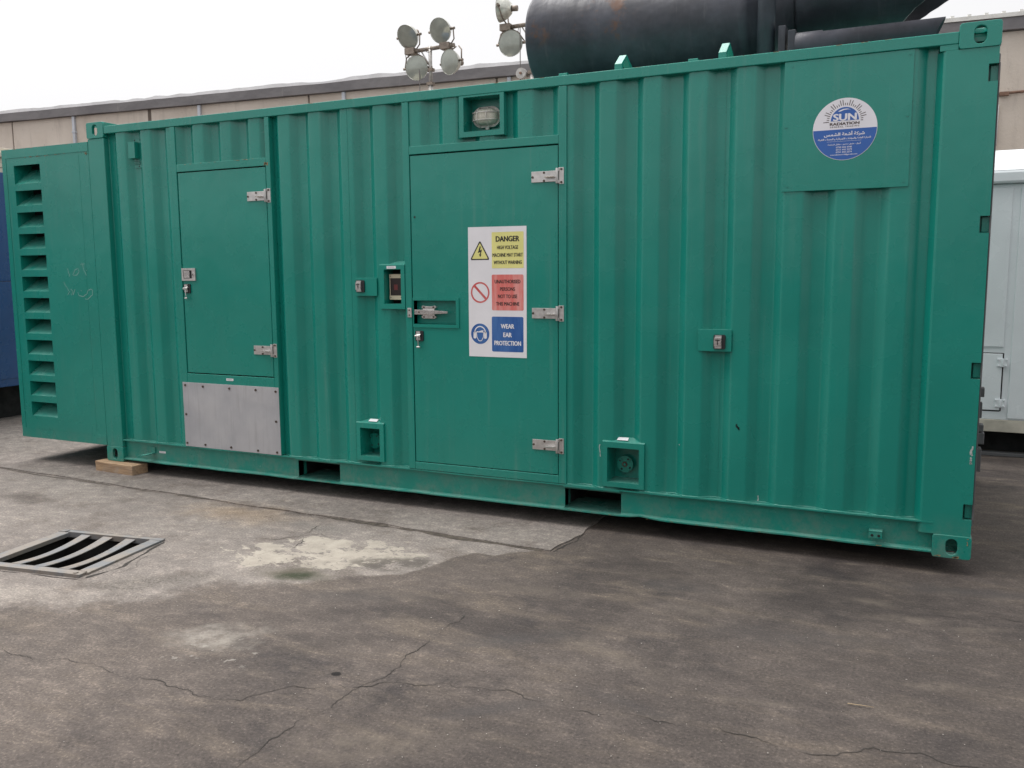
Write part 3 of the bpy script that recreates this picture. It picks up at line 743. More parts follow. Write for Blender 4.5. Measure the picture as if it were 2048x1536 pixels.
# recessed handle pocket on the tall door
def recess(name, o, i, depth, parent, yf=-.004, yb=.05, back='green'):
    """o outer rectangle, i inner rectangle: (x0,x1,z0,z1)"""
    mb = MB()
    mb.box(o[0], i[0], yf, yb, o[2], o[3], 'green'); mb.box(i[1], o[1], yf, yb, o[2], o[3], 'green')
    mb.box(i[0], i[1], yf, yb, o[2], i[2], 'green')
    if o[3] > i[3]: mb.box(i[0], i[1], yf, yb, i[3], o[3], 'green')
    e = .003
    mb.box(i[0]-e, i[0], yb, depth, i[2]-e, i[3]+e, 'green'); mb.box(i[1], i[1]+e, yb, depth, i[2]-e, i[3]+e, 'green')
    mb.box(i[0], i[1], yb, depth, i[2]-e, i[2], 'green'); mb.box(i[0], i[1], yb, depth, i[3], i[3]+e, 'green')
    mb.box(i[0]-e, i[1]+e, depth, depth+.004, i[2]-e, i[3]+e, back)
    return mb.build(name, parent)
recess('handle_pocket', (2.8425, 3.176, 1.104, 1.292), d2b, .044, d2, yf=-.003, yb=.006)
mb = MB()          # cast lever handle
hx, hz, hy = 2.845, 1.202, .046
mb.prism([(2.886, 1.170), (2.900, 1.160), (2.985, 1.160), (2.999, 1.170), (2.985, 1.180), (2.985, 1.224), (2.999, 1.232), (2.988, 1.243), (2.975, 1.238), (2.912, 1.238), (2.900, 1.243), (2.888, 1.232), (2.899, 1.222), (2.899, 1.180)], 1, .026, .0435, 'chrome')
mb.hexa([(2.850, .002, 1.186), (2.995, .002, 1.188), (2.995, .034, 1.184), (2.850, .034, 1.182), (2.850, .002, 1.216), (2.995, .002, 1.214), (2.995, .034, 1.218), (2.850, .034, 1.220)], 'chrome')
mb.hexa([(2.995, .004, 1.190), (3.088, .010, 1.195), (3.088, .022, 1.195), (2.995, .030, 1.190), (2.995, .004, 1.212), (3.088, .010, 1.207), (3.088, .022, 1.207), (2.995, .030, 1.212)], 'chrome')
for x, z in ((2.908, 1.170), (2.978, 1.170), (2.908, 1.231), (2.978, 1.231)): mb.disc((x, .027, z), (0, -1, 0), .006, .004, 'bolt', 8)
mb.disc((2.885, .0022, 1.201), (0, -1, 0), .006, .002, 'bolt', 10)
mb.build('lever_handle', d2, bevel=.003)
mb = MB(); mb.box(2.805, 2.835, -.006, -.0005, 1.167, 1.227, 'zinc')
for z in (1.181, 1.213): mb.disc((2.819, -.0055, z), (0, -1, 0), .0055, .003, 'bolt', 8)
mb.build('strike_plate', box, bevel=.001)
mb = MB(); mb.disc((2.867, .0045, 1.796), (0, -1, 0), .007, .0012, 'black', 12); mb.build('lock_hole', d2)

# hinges
def hinge_mesh():
    mb = MB()     # local origin at the door edge
    mb.box(-.168, -.012, -.0035, 0, -.031, .031, 'zinc')
    mb.box(.005, .036, -.0035, 0, -.047, .047, 'zinc')
    for z in (-.018, .016):
        pts = [(-.085 if k == 0 else -.022, -.004, z) for k in range(2)]
        mb.prism([(z-.013, -.0034), (z-.009, -.0085), (z+.009, -.0085), (z+.013, -.0034)], 0, -.078, -.016, 'chrome')
    mb.tube([(-.004, -.010, -.043), (-.004, -.010, .043)], .0085, 'zinc', 10)
    mb.box(-.016, -.004, -.012, -.002, -.031, .031, 'zinc'); mb.box(-.004, .008, -.012, -.002, .026, .043, 'zinc'); mb.box(-.004, .008, -.012, -.002, -.043, -.026, 'zinc')
    mb.box(.001, .0045, -.0045, -.001, -.025, .025, 'black')
    for x, z in ((-.160, -.001), (-.088, .022), (-.088, -.024), (.021, .037), (.021, -.037)): mb.disc((x, -.003, z), (0, -1, 0), .0068, .0045, 'bolt', 10)
    return mb
h0 = hinge_mesh().build('hinge', d1, bevel=.0009, loc=(1.698, -.0002, 1.980)); 
clone(h0, d1, (1.699, -.0002, .920))
for z in (1.998, 1.204, .410): clone(h0, d2, (3.8405, -.0002, z))

# paddle latch on the small door
mb = MB()
x0, x1, z0, z1 = .889, 1.020, 1.406, 1.496
for a in ((x0, x1, z0, z0+.016), (x0, x1, z1-.016, z1), (x0, x0+.016, z0+.016, z1-.016), (x1-.010, x1, z0+.016, z1-.016)): mb.box(a[0], a[1], -.006, .003, a[2], a[3], 'zinc')
mb.box(x0+.016, x1-.010, .001, .003, z0+.016, z1-.016, 'black')
mb.hexa([(x0+.02, -.005, z0+.02), (x0+.070, .0, z0+.02), (x0+.070, .002, z0+.02), (x0+.02, .002, z0+.02), (x0+.02, -.005, z1-.02), (x0+.070, .0, z1-.02), (x0+.070, .002, z1-.02), (x0+.02, .002, z1-.02)], 'chrome')
mb.box(x1-.036, x1-.010, -.003, .002, z0+.016, z1-.016, 'zinc'); mb.disc((x1-.022, -.003, (z0+z1)/2), (0, -1, 0), .010, .004, 'chrome', 12)
mb.box(x1-.026, x1-.020, -.0078, -.0065, (z0+z1)/2-.008, (z0+z1)/2+.008, 'black')
mb.build('paddle_latch', d1, bevel=.002)

def draw_latch(name, parent, x, z, w, h, key=True, yf=.0035):
    """rubber backed bright cam latch; with a hanging key tongue or a T slot"""
    mb = MB()
    mb.prism(rrect_pts(x-w/2, x+w/2, z-h/2, z+h/2, .008), 1, yf-.010, yf, 'black_rubber')
    if key:
        mb.box(x-w*.32, x+w*.18, yf-.016, yf-.0105, z-h*.40, z+h*.42, 'zinc')
        mb.hexa([(x-w*.42, yf-.026, z-.006), (x+w*.26, yf-.026, z-.004), (x+w*.26, yf-.016, z-.010), (x-w*.42, yf-.016, z-.012), (x-w*.42, yf-.026, z+.004), (x+w*.26, yf-.026, z+.007), (x+w*.26, yf-.016, z+.014), (x-w*.42, yf-.016, z+.010)], 'chrome')
        mb.tube([(x-w*.06, yf-.024, z+.004), (x-w*.02, yf-.022, z-h*.62), (x, yf-.020, z-h*1.02)], .0036, 'zinc', 8)
        mb.disc((x-.012, yf-.022, z-h*1.06), (1, 0, 0), .006, .024, 'zinc', 8)
    else:
        mb.box(x-w*.36, x+w*.20, yf-.017, yf-.0105, z-h*.45, z+h*.45, 'zinc')
        mb.box(x-w*.42, x+w*.20, yf-.022, yf-.0165, z-h*.30, z+h*.30, 'chrome')
        mb.box(x-w*.30, x+w*.08, yf-.0228, yf-.0215, z+h*.10, z+h*.17, 'black'); mb.box(x-w*.15, x-w*.07, yf-.0229, yf-.0215, z-h*.20, z+h*.10, 'black')
    return mb.build(name, parent, bevel=.0015)
draw_latch('cam_latch', d1, .934, 1.350, .060, .066)
draw_latch('cam_latch', d2, 2.888, 1.050, .058, .066)
for (a, b, c_, d, lx, lz) in ((2.409, 2.574, 1.302, 1.419, 2.449, 1.365), (4.670, 4.853, 1.008, 1.128, 4.789, 1.061)):
    pl = part('latch_bracket', (a, b, -.001, .004, c_, d), (a+.004, b-.004, .004, .05, c_+.001, c_+.005), (a+.004, b-.004, .004, .05, d-.005, d-.001), bevel=.0015)
    draw_latch('cam_latch', pl, lx, lz, .064, .078, False, -.0015)

# warning sign on the tall door
mb = MB(); ys = .0022
poly_flat(mb, [(3.243, .932), (3.635, .932), (3.637, 1.720), (3.245, 1.722)], ys, 'sticker')
y1, y2, y3 = ys-.0005, ys-.0010, ys-.0015
poly_flat(mb, rrect_pts(3.406, 3.618, 1.472, 1.688, .004), y1, 'print_yellow')
poly_flat(mb, rrect_pts(3.404, 3.616, 1.218, 1.434, .009), y1, 'print_red')
poly_flat(mb, rrect_pts(3.402, 3.614, .966, 1.180, .009), y1, 'print_blue')
for txt, cz, w, h in (('DANGER', 1.647, .158, .034), ('HIGH VOLTAGE', 1.596, .141, .0225), ('MACHINE MAY START', 1.551, .202, .0225), ('WITHOUT WARNING', 1.507, .188, .0225)):
    text_mesh(mb, txt, 3.512, cz, w, h, y2, 'print_black', .0020 if h > .03 else .0009)
for txt, cz, w, h in (('UNAUTHORISED', 1.392, .172, .0225), ('PERSONS', 1.347, .101, .0225), ('NOT TO USE', 1.303, .129, .0225), ('THIS MACHINE', 1.258, .156, .0225)):
    text_mesh(mb, txt, 3.510, cz, w, h, y2, 'print_black', .0009)
for txt, cz, w, h in (('WEAR', 1.122, .091, .0285), ('EAR', 1.070, .058, .0285), ('PROTECTION', 1.019, .180, .0285)):
    text_mesh(mb, txt, 3.508, cz, w, h, y2, 'sticker', .0015)
def rounded(pts, r, n=5):
    out = []; N = len(pts)
    for i in range(N):
        p, a, b = Vector(pts[i]), Vector(pts[i-1]), Vector(pts[(i+1) % N])
        s1 = p+(a-p).normalized()*r; s2 = p+(b-p).normalized()*r
        for k in range(n+1):
            f = k/n; out.append(tuple(s1*(1-f)**2+p*2*f*(1-f)+s2*f*f))
    return out
poly_flat(mb, rounded([(3.257, 1.523), (3.393, 1.523), (3.326, 1.642)], .016), y1, 'print_black')
poly_flat(mb, rounded([(3.270, 1.530), (3.380, 1.530), (3.326, 1.627)], .008), y2, 'print_yellow')
poly_flat(mb, [(3.325, 1.606), (3.333, 1.604), (3.327, 1.581), (3.340, 1.586), (3.331, 1.554), (3.337, 1.556), (3.327, 1.541), (3.319, 1.559), (3.325, 1.557), (3.329, 1.571), (3.312, 1.566)], y3, 'print_black')
ring_flat(mb, 3.324, 1.326, .054, .064, y1, 'print_red2')
d45 = .0052; poly_flat(mb, [(3.286-d45, 1.366-d45), (3.364-d45, 1.287-d45), (3.364+d45, 1.287+d45), (3.286+d45, 1.366+d45)], y1-.0001, 'print_red2')
ex, ez = 3.321, 1.073
disc_flat(mb, ex, ez, .063, y1, 'print_blue')
ring_flat(mb, ex, ez+.008, .033, .040, y2, 'sticker', R_(-5), R_(185), 24)
for s_ in (-1, 1): poly_flat(mb, rrect_pts(ex+s_*.036-.010, ex+s_*.036+.010, ez-.030, ez+.013, .008), y2, 'sticker')
poly_flat(mb, rounded([(ex-.026, ez+.012), (ex-.024, ez-.022), (ex-.010, ez-.046), (ex+.010, ez-.046), (ex+.024, ez-.022), (ex+.026, ez+.012)], .006), y2, 'sticker')
poly_flat(mb, rounded([(ex-.0225, ez+.008), (ex-.020, ez-.020), (ex-.008, ez-.041), (ex+.008, ez-.041), (ex+.020, ez-.020), (ex+.0225, ez+.008)], .005), y3, 'print_blue')
poly_flat(mb, [(ex-.024, ez+.016), (ex-.010, ez+.014), (ex+.008, ez+.020), (ex+.024, ez+.022), (ex+.022, ez+.013), (ex+.014, ez+.004), (ex+.014, ez+.013), (ex-.008, ez+.009), (ex-.024, ez+.011)], y3, 'sticker')
sg = mb.build('warning_sign', d2); sg['label'] = 'white safety sign with yellow, red and blue panels'

# aluminium cover plate
mb = MB(); mb.box(.838, 1.736, -.0035, -.0005, .179, .661, 'alu'); pl = mb.build('cover_plate', box, bevel=.001); pl['label'] = 'bare aluminium plate bolted below the small door'
bh = None
for x, z in ((.866, .639), (1.038, .636), (1.289, .634), (1.532, .635), (1.711, .632), (.861, .421), (1.705, .419), (.857, .204), (1.035, .202), (1.282, .202), (1.531, .198), (1.703, .198)):
    if bh is None: mb = MB(); mb.disc((0, 0, 0), (0, -1, 0), .0085, .005, 'bolt', 8); bh = mb.build('bolt_head', pl, loc=(x, -.0034, z))
    else: clone(bh, pl, (x, -.0034, z))
# flat panel with the maker's roundel
fp = part('blanking_panel', (5.088, 5.691, .003, .0065, 1.849, 2.4985), bevel=.001)
bh = None
for x, z in ((5.125, 2.475), (5.672, 2.479), (5.104, 2.175), (5.672, 2.19), (5.117, 1.876), (5.666, 1.876)):
    if bh is None: mb = MB(); mb.disc((0, 0, 0), (0, -1, 0), .006, .0025, 'green', 10); bh = mb.build('rivet', fp, loc=(x, .0031, z))
    else: clone(bh, fp, (x, .0031, z))
mb = MB(); cx, cz, r = 5.387, 2.1455, .152; y0 = .0022
disc_flat(mb, cx, cz, r, y0, 'logo_white')
disc_flat(mb, cx, cz, r-.0022, y0-.0004, 'logo_blue', R_(180), R_(360))
sx, sz = 5.386, 2.187
disc_flat(mb, sx, sz, .0695, y0-.0004, 'logo_white', 0, R_(180)); disc_flat(mb, sx, sz, .066, y0-.0006, 'logo_blue', 0, R_(180))
poly_flat(mb, [(5.352, 2.232), (5.362, 2.2385), (5.378, 2.244), (5.396, 2.2445), (5.414, 2.239), (5.398, 2.241), (5.380, 2.2385), (5.364, 2.2325)], y0-.0008, 'logo_white')
text_mesh(mb, 'SUN', 5.386, 2.2045, .112, .036, y0-.0010, 'logo_white', .0026)
text_mesh(mb, 'RADIATION', 5.3855, 2.1725, .140, .0145, y0-.0004, 'logo_dark', .0013)
text_mesh(mb, 'G E N E R A L   T R A D I N G', 5.3855, 2.158, .138, .0075, y0-.0004, 'logo_dark', .0004)
nr = 27
for k in range(nr):
    a = R_(182-k*184/(nr-1)); long_ = (k % 4) in (0, 3)
    r0, r1 = .0745, (.102 if long_ else .086)
    d = Vector((math.cos(a), math.sin(a))); nn = Vector((-d.y, d.x))*.0017
    p, q = Vector((sx, sz))+d*r0, Vector((sx, sz))+d*r1
    poly_flat(mb, [p-nn, q-nn, q+nn, p+nn], y0-.0004, 'logo_dark')
text_mesh(mb, arabic('شركة أشعة الشمس'), 5.386, 2.122, .192, .026, y0-.0008, 'logo_white', .0009)
text_mesh(mb, arabic('للتجارة العامة والمولدات الكهربائية و المعدات الثقيلة'), 5.386, 2.0985, .250, .012, y0-.0008, 'logo_white', .0004)
mb.box(5.304, 5.468, y0-.0009, y0-.0008, 2.0863, 2.0872, 'logo_white')
text_mesh(mb, arabic('أربيل - طريق مخمور - مقابل المطبعة'), 5.387, 2.0725, .156, .011, y0-.0008, 'logo_white', .0004)
for txt, z, w in (('0750 442 4740', 2.0575, .075), ('0711 442 2273', 2.0455, .075), ('0751 442 2274', 2.0335, .075), ('sunradiation12@gmail.com', 2.0205, .128)):
    text_mesh(mb, txt, 5.387, z, w, .0078, y0-.0008, 'logo_white', .0003)
lg = mb.build('round_sticker', fp); lg['label'] = 'round blue and white company sticker with sun emblem'

# lamp box above the tall door
lb = recess('lamp_box', (3.197, 3.497, 2.257, 2.4985), HL, .106, box, yf=-.004, yb=.05)
lmp = empty('bulkhead_lamp'); lmp.parent = box
cx, cz, yb = 3.342, 2.380, .105
def oval(cx, cz, w, h, n=36):
    r = h/2; s_ = w/2-r; out = []
    for k in range(n):
        a = 2*math.pi*k/n; out.append((cx+(s_ if math.cos(a) > 0 else -s_)+r*math.cos(a), cz+r*math.sin(a)))
    return out
mb = MB(); mb.prism(oval(cx, cz, .185, .118), 1, yb-.022, yb, 'white_plastic', True); mb.box(cx-.010, cx+.012, yb-.024, yb-.004, cz-.074, cz-.056, 'white_plastic')
mb.build('lamp_base', lmp, bevel=.002)
mb = MB(); rings = []
for j in range(7):
    a = R_(90*j/6); f = max(.02, math.cos(a)); y = yb-.022-.056*math.sin(a)
    rings.append([(cx+(x-cx)*(.55+.45*f) if 0 else cx+(x-cx)*max(f**.6, .05), y, cz+(z-cz)*max(f**.6, .05)) for x, z in oval(cx, cz, .165, .098, 28)])
vs = sum(rings, []); n = 28
mb.add(vs, [(j*n+k, j*n+(k+1) % n, (j+1)*n+(k+1) % n, (j+1)*n+k) for j in range(6) for k in range(n)]+[tuple(6*n+k for k in range(n))], 'glass_dirty', True)
mb.build('lamp_glass', lmp)
mb = MB(); ypk = yb-.022-.062
mb.tube([(x, yb-.024, z) for x, z in oval(cx, cz, .184, .116, 32)], .0042, 'white_plastic', 6, closed=True)
for dx in (-.038, .024):
    mb.tube([(cx+dx, yb-.024+(ypk-yb+.024)*math.sin(R_(180*k/10)), cz+.057*math.cos(R_(180*k/10))) for k in range(11)], .0026, 'white_plastic', 6)
for dz in (-.022, .022):
    mb.tube([(cx-.086*math.cos(R_(180*k/12)), yb-.024+(ypk-yb+.024)*math.sin(R_(180*k/12))**.6, cz+dz) for k in range(13)], .0026, 'white_plastic', 6)
mb.build('lamp_cage', lmp)
lmp.name = 'bulkhead_lamp'
# breaker box beside the tall door
def hood(mb, x0, x1, z, rise=.026):
    mb.hexa([(x0, -.004, z-.002), (x1, -.004, z-.002), (x1, .050, z+rise-.003), (x0, .050, z+rise-.003), (x0, -.004, z), (x1, -.004, z), (x1, .050, z+rise), (x0, .050, z+rise)], 'green')
bb = recess('breaker_box', (2.597, 2.787, 1.219, 1.498), HM, .11, box, back='black')
mb = MB(); hood(mb, 2.596, 2.788, 1.500); mb.build('rain_hood', bb)
mb = MB()
prof = [(-.052, 0), (-.050, -.018), (-.030, -.026), (.030, -.026), (.050, -.018), (.052, 0)]
mb.box(2.640, 2.744, .050, .085, 1.276, 1.442, 'cream_plastic'); mb.box(2.644, 2.742, .040, .050, 1.416, 1.440, 'cream_plastic'); mb.box(2.644, 2.742, .040, .050, 1.278, 1.304, 'cream_plastic')
mb.box(2.646, 2.651, .040, .050, 1.304, 1.416, 'cream_plastic'); mb.box(2.733, 2.741, .040, .050, 1.304, 1.416, 'cream_plastic')
mb.box(2.651, 2.733, .041, .0495, 1.304, 1.416, 'smoked'); mb.box(2.678, 2.706, .0402, .041, 1.340, 1.375, 'red_plastic')
for x in (2.653, 2.732):
    for z in (1.428, 1.291): mb.disc((x, .0402, z), (0, -1, 0), .0035, .001, 'black', 8)
mb.build('breaker_cover', bb, bevel=.002)
# two flanged sockets low on the side
for nm, o, i, cx, cz, r in (('inlet_box', (2.382, 2.599, .205, .457), HS1, 2.446, .318, .053), ('inlet_box', (4.121, 4.373, .193, .458), HS2, 4.222, .309, .050)):
    rb = recess(nm, o, i, .15, box)
    mb = MB(); hood(mb, o[0]-.001, o[1]+.001, o[3]+.002); mb.build('rain_hood', rb)
    mb = MB(); mb.disc((cx, .125, cz), (0, -1, 0), r, .012, 'green', 32); mb.disc((cx, .15, cz), (0, -1, 0), .028, .026, 'green', 20)
    for a in (40, 130, 220, 310): mb.disc((cx+r*.72*math.cos(R_(a)), .1128, cz+r*.72*math.sin(R_(a))), (0, -1, 0), .007, .006, 'green', 6); mb.disc((cx+r*.72*math.cos(R_(a+18)), .1129, cz+r*.72*math.sin(R_(a+18))), (0, -1, 0), .006, .0004, 'black', 8)
    if cx > 4: mb.disc((cx, .1128, cz), (0, -1, 0), .016, .004, 'bolt', 16); mb.disc((cx, .1085, cz), (0, -1, 0), .008, .004, 'green', 10)
    mb.build('flange', rb)
# small stickers with unreadable print
def sticker(x0, x1, z0, z1, y, tilt=0.):
    mb = MB(); mb.hexa([(x0, y, z0), (x1, y, z0), (x1, y+.0008, z0), (x0, y+.0008, z0), (x0+tilt*.2, y+tilt, z1), (x1-tilt*.2, y+tilt, z1), (x1-tilt*.2, y+tilt+.0008, z1), (x0+tilt*.2, y+tilt+.0008, z1)], 'sticker')
    if not tilt:
        for k in range(2):
            z = z0+(z1-z0)*(.32+.3*k); mb.box(x0+.008, x1-.008-.006*k, y-.0003, y, z, z+(z1-z0)*.12, 'print_grey')
    return mb.build('label_sticker', box)
sticker(1.262, 1.328, .689, .706, -.0008); sticker(.526, .592, .094, .109, .030); sticker(2.655, 2.724, 1.4765, 1.4935, -.0052)
for a, b, z in ((2.472, 2.540, .4625), (4.205, 4.272, .4645)):
    mb = MB(); s_ = .028/.054
    mb.add([(a, .008, z+.0085), (b, .008, z+.0085), (b-.002, .033, z+.0215), (a+.002, .033, z+.0215)], [(0, 1, 2, 3)], 'sticker'); mb.build('label_sticker', box)
# little fittings
mb = MB(); mb.box(.436, .516, .040, .046, 2.238, 2.448, 'green'); mb.box(.424, .490, -.004, .040, 2.304, 2.421, 'green')
for z in (2.264, 2.275, 2.286): mb.box(.436, .494, .033, .040, z, z+.005, 'green')
for x, z in ((.448, 2.438), (.503, 2.438), (.480, 2.250)): mb.disc((x, .0402, z), (0, -1, 0), .006, .001, 'black', 10)
mb.build('vent_cover', box, bevel=.002)
mb = MB(); mb.hexa([(.405, -.075, .078), (.470, -.050, .082), (.490, .031, .090), (.455, .031, .086), (.405, -.075, .083), (.470, -.050, .087), (.490, .031, .096), (.455, .031, .092)], 'green'); mb.disc((.425, -.060, .0845), (0, 0, 1), .006, .001, 'black', 8); mb.box(.455, .492, .020, .031, .09, .135, 'green'); mb.build('earth_tab', box, bevel=.001)
mb = MB(); mb.box(5.583, 5.648, -.022, -.016, .066, .099, 'green'); mb.box(5.583, 5.648, -.022, .031, .097, .103, 'green')
for x in (5.600, 5.632): mb.disc((x, -.0225, .080), (0, -1, 0), .007, .001, 'black', 10)
mb.build('earth_tab', box, bevel=.001)
mb = MB()
stroke(mb, [(4.888, .612), (4.893, .600), (4.905, .587)], .010, cor_ys(4.89)-.001, 'black'); stroke(mb, [(4.902, .586), (4.906, .580)], .012, cor_ys(4.904)-.001, 'black')
stroke(mb, [(4.566, .472), (4.575, .462)], .006, cor_ys(4.57)-.001, 'scratch'); stroke(mb, [(4.100, .440), (4.098, .420), (4.104, .365)], .004, YO-.001, 'scratch')
stroke(mb, [(6.036, .575), (6.034, .545), (6.037, .53)], .010, -.001, 'scratch'); stroke(mb, [(6.031, .52), (6.034, .505), (6.030, .492), (6.037, .49)], .009, -.001, 'scratch')
stroke(mb, [(5.011, .214), (5.009, .180)], .006, cor_ys(5.01)-.001, 'scratch')
mb.build('paint_scratch', box)['kind'] = 'stuff'

# radiator box at the left end, with louvre openings
rad = empty('radiator_box'); rad.parent = box
mb = MB(); yf = .002
X0, X1, Z0, Z1 = -.992, -.0015, .120, 2.455
lx0, lx1 = -.858, -.552
ops = [(.303+.1706*j, .421+.1706*j) for j in range(11)]+[(2.180, 2.325)]
mb.box(X0, lx0, yf, yf+.004, Z0, Z1, 'green'); mb.box(lx1, X1, yf, yf+.004, Z0, Z1, 'green')
edges = [Z0]+[z for o in ops for z in o]+[Z1]
for k in range(0, len(edges), 2): mb.box(lx0, lx1, yf, yf+.004, edges[k], edges[k+1], 'green')
mb.build('front_panel', rad)
mb = MB(); mb.box(X0, X1, yf-.003, yf-.0002, 2.386, Z1, 'green'); mb.box(X0, X1, yf-.003, yf-.0002, Z0, .197, 'green'); mb.box(X0, -.945, yf-.003, yf-.0002, .197, 2.386, 'green')
mb.build('edge_trim', rad, bevel=.001)
mb = MB(); mb.box(X0, X0+.004, yf+.004, 2.43, Z0, Z1, 'green'); mb.box(X0+.004, X1, yf+.004, 2.43, Z1-.004, Z1, 'green'); mb.box(X0+.004, X1, yf+.004, 2.43, Z0, Z0+.004, 'green'); mb.box(X0+.004, X1, 2.426, 2.43, Z0+.004, Z1-.004, 'green')
mb.build('casing', rad)
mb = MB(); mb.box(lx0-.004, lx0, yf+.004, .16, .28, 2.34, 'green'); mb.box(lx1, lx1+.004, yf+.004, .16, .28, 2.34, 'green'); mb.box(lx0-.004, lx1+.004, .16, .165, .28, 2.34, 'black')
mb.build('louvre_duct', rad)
def louvre(h):
    mb = MB(); mb.hexa([(lx0, yf+.0045, 0), (lx1, yf+.0045, 0), (lx1, .155, h*.92-.004), (lx0, .155, h*.92-.004), (lx0, yf+.0045, .004), (lx1, yf+.0045, .004), (lx1, .155, h*.92), (lx0, .155, h*.92)], 'green')
    return mb
lo = None
for a, b in ops:
    if abs(b-a-.118) < 1e-3:
        if lo is None: lo = louvre(.118).build('louvre_slat', rad, loc=(0, 0, a-.0035))
        else: clone(lo, rad, (0, 0, a-.0035))
    else: louvre(b-a).build('louvre_slat', rad, loc=(0, 0, a-.0035))
mb = MB(); mb.box(-.112, -.109, yf-.001, yf+.001, .215, 2.37, 'green'); mb.box(X0+.07, X1-.12, yf-.0038, yf-.0032, .197, .1985, 'green'); mb.build('panel_seam', rad)
mb = MB()
for s_ in ([(-.318, 1.506), (-.308, 1.489), (-.296, 1.443)], [(-.259, 1.455), (-.233, 1.494), (-.199, 1.505), (-.185, 1.483), (-.213, 1.454), (-.254, 1.451)], [(-.172, 1.533), (-.122, 1.541)], [(-.151, 1.55), (-.141, 1.522), (-.132, 1.493), (-.107, 1.451)], [(-.106, 1.493), (-.098, 1.486)],
           [(-.368, 1.401), (-.346, 1.369), (-.309, 1.323), (-.333, 1.3)], [(-.298, 1.346), (-.271, 1.329), (-.289, 1.298)], [(-.245, 1.343), (-.269, 1.3)], [(-.217, 1.323), (-.204, 1.295), (-.155, 1.289), (-.112, 1.312), (-.102, 1.335), (-.068, 1.346), (-.05, 1.335), (-.056, 1.301), (-.108, 1.267), (-.141, 1.269)], [(-.18, 1.335), (-.174, 1.33)]):
    stroke(mb, s_, .0055, yf-.0012, 'chalk')
mb.build('chalk_mark', rad)['kind'] = 'stuff'

# end doors on the right with gasket and locking gear
part('end_door', (6.000, 6.045, .075, W/2-.004, .19, 2.47), bevel=.003); part('end_door', (6.000, 6.045, W/2+.004, W-.075, .19, 2.47), bevel=.003)
part('door_gasket', (6.0525, 6.060, .010, .072, .20, 2.40), m='gasket', bevel=.002)
for y in (.95, 1.5, 2.1): mb = MB(); mb.tube([(6.061, y, .10), (6.061, y, 2.50)], .015, 'gasket', 10); mb.build('locking_bar', box)
mb = MB(); mb.tube([(6.061, .30, .10), (6.061, .30, 2.50)], .015, 'gasket', 10)
mb.box(6.046, 6.092, .27, .33, .79, .838, 'gasket'); mb.box(6.046, 6.086, .275, .325, .68, .76, 'gasket'); mb.box(6.046, 6.097, .265, .335, .609, .646, 'gasket'); mb.box(6.046, 6.102, .26, .34, .545, .604, 'gasket'); mb.box(6.046, 6.093, .26, .34, .40, .52, 'gasket')
mb.build('locking_bar', box, bevel=.003)

# lifting saddles on the roof edge
for x in (4.166, 4.742):
    mb = MB()
    mb.prism([(.030, 2.557), (.030, 2.592), (.118, 2.657), (.130, 2.655), (.40, 2.540), (.36, 2.540), (.118, 2.640), (.060, 2.595), (.055, 2.557)], 0, x, x+.042, 'green')
    mb.build('roof_saddle', box, bevel=.002)
part('post_cap', (5.800, 5.8795, .0005, .06, 2.4728, 2.4998), bevel=.001)
# chipped paint along edges
mb = MB(); rnd = random.Random(12)
def chips(x0, x1, z, y, n, w=.006, dz=.003):
    for _ in range(n):
        x = rnd.uniform(x0, x1); l = rnd.choice((.006, .01, .016, .03))*(.4 if x > 6.03 else 1); stroke(mb, [(x, z+rnd.uniform(-dz, dz)), (x+l, z+rnd.uniform(-dz, dz))], w*rnd.uniform(.4, 1), y, 'chip')
chips(-.9, -.03, 2.384, -.0016, 16); chips(-.95, -.02, 2.452, -.0016, 10, .004); chips(-.08, -.01, 2.37, -.0016, 4, .008, .012)
chips(.9, 1.68, 2.231, -.0008, 12, .004); chips(1.684, 1.696, 2.19, -.0008, 4, .012, .012); chips(5.89, 6.00, .008, -.0075, 7, .007, .004); chips(6.036, 6.040, .09, -.0075, 2, .006, .02)
chips(.2, 5.8, 2.554, -.0035, 26, .003, .001)
for _ in range(14): chips(rnd.uniform(.2, 5.8), rnd.uniform(.2, 5.8)+.01 if 0 else 5.85, .0245, -.0065, 1, .004)
o = mb.build('paint_chip', box); o['kind'] = 'stuff'
# transverse cradle beams carrying the silencer
for x in (3.62, 4.45): part('cradle_beam', (x, x+.06, .55, 1.55, 2.5355, 2.700), bevel=.004)

# ================================================================== SILENCER ON THE ROOF
sil = empty('exhaust_silencer', (3.32, 1.0, G+2.70))
tag(sil, 'big black steel exhaust silencer drum with slanted outlet pipe on the container roof', 'silencer')
ax = Vector((3.32, 1.0, 2.70+G)); yc, zcs, rr = 1.0, 3.015, .308
def P(x, y, z): return (x-ax.x, y-ax.y, z+G-ax.z)
mb = MB(); n = 56
prof = [(3.315, .02), (3.318, .285), (3.322, .302), (3.328, rr), (3.340, rr), (3.345, rr-.003), (4.700, rr-.003), (4.703, rr+.004), (4.765, rr+.004), (4.768, rr-.004), (4.86, rr-.010)]
vs = []
for x, r in prof:
    for k in range(n):
        a = 2*math.pi*k/n; vs.append(P(x, yc+r*math.cos(a), zcs+r*math.sin(a)))
mb.add(vs, [(j*n+(k+1) % n, j*n+k, (j+1)*n+k, (j+1)*n+(k+1) % n) for j in range(len(prof)-1) for k in range(n)], 'silencer', True)
mb.build('drum', sil)
mb = MB(); vs = []; zo, ro = 3.060, .215
prof = [(4.84, rr-.012), (4.90, .27), (4.955, ro+.012), (4.985, ro), (5.0, ro)]
for x, r in prof:
    f = min(1, max(0, (x-4.84)/.12))
    for k in range(n):
        a = 2*math.pi*k/n; vs.append(P(x, yc+r*math.cos(a), zcs+(zo-zcs)*f+r*math.sin(a)))
def endx(z): return 5.575+(z-(zo-ro))*1.45
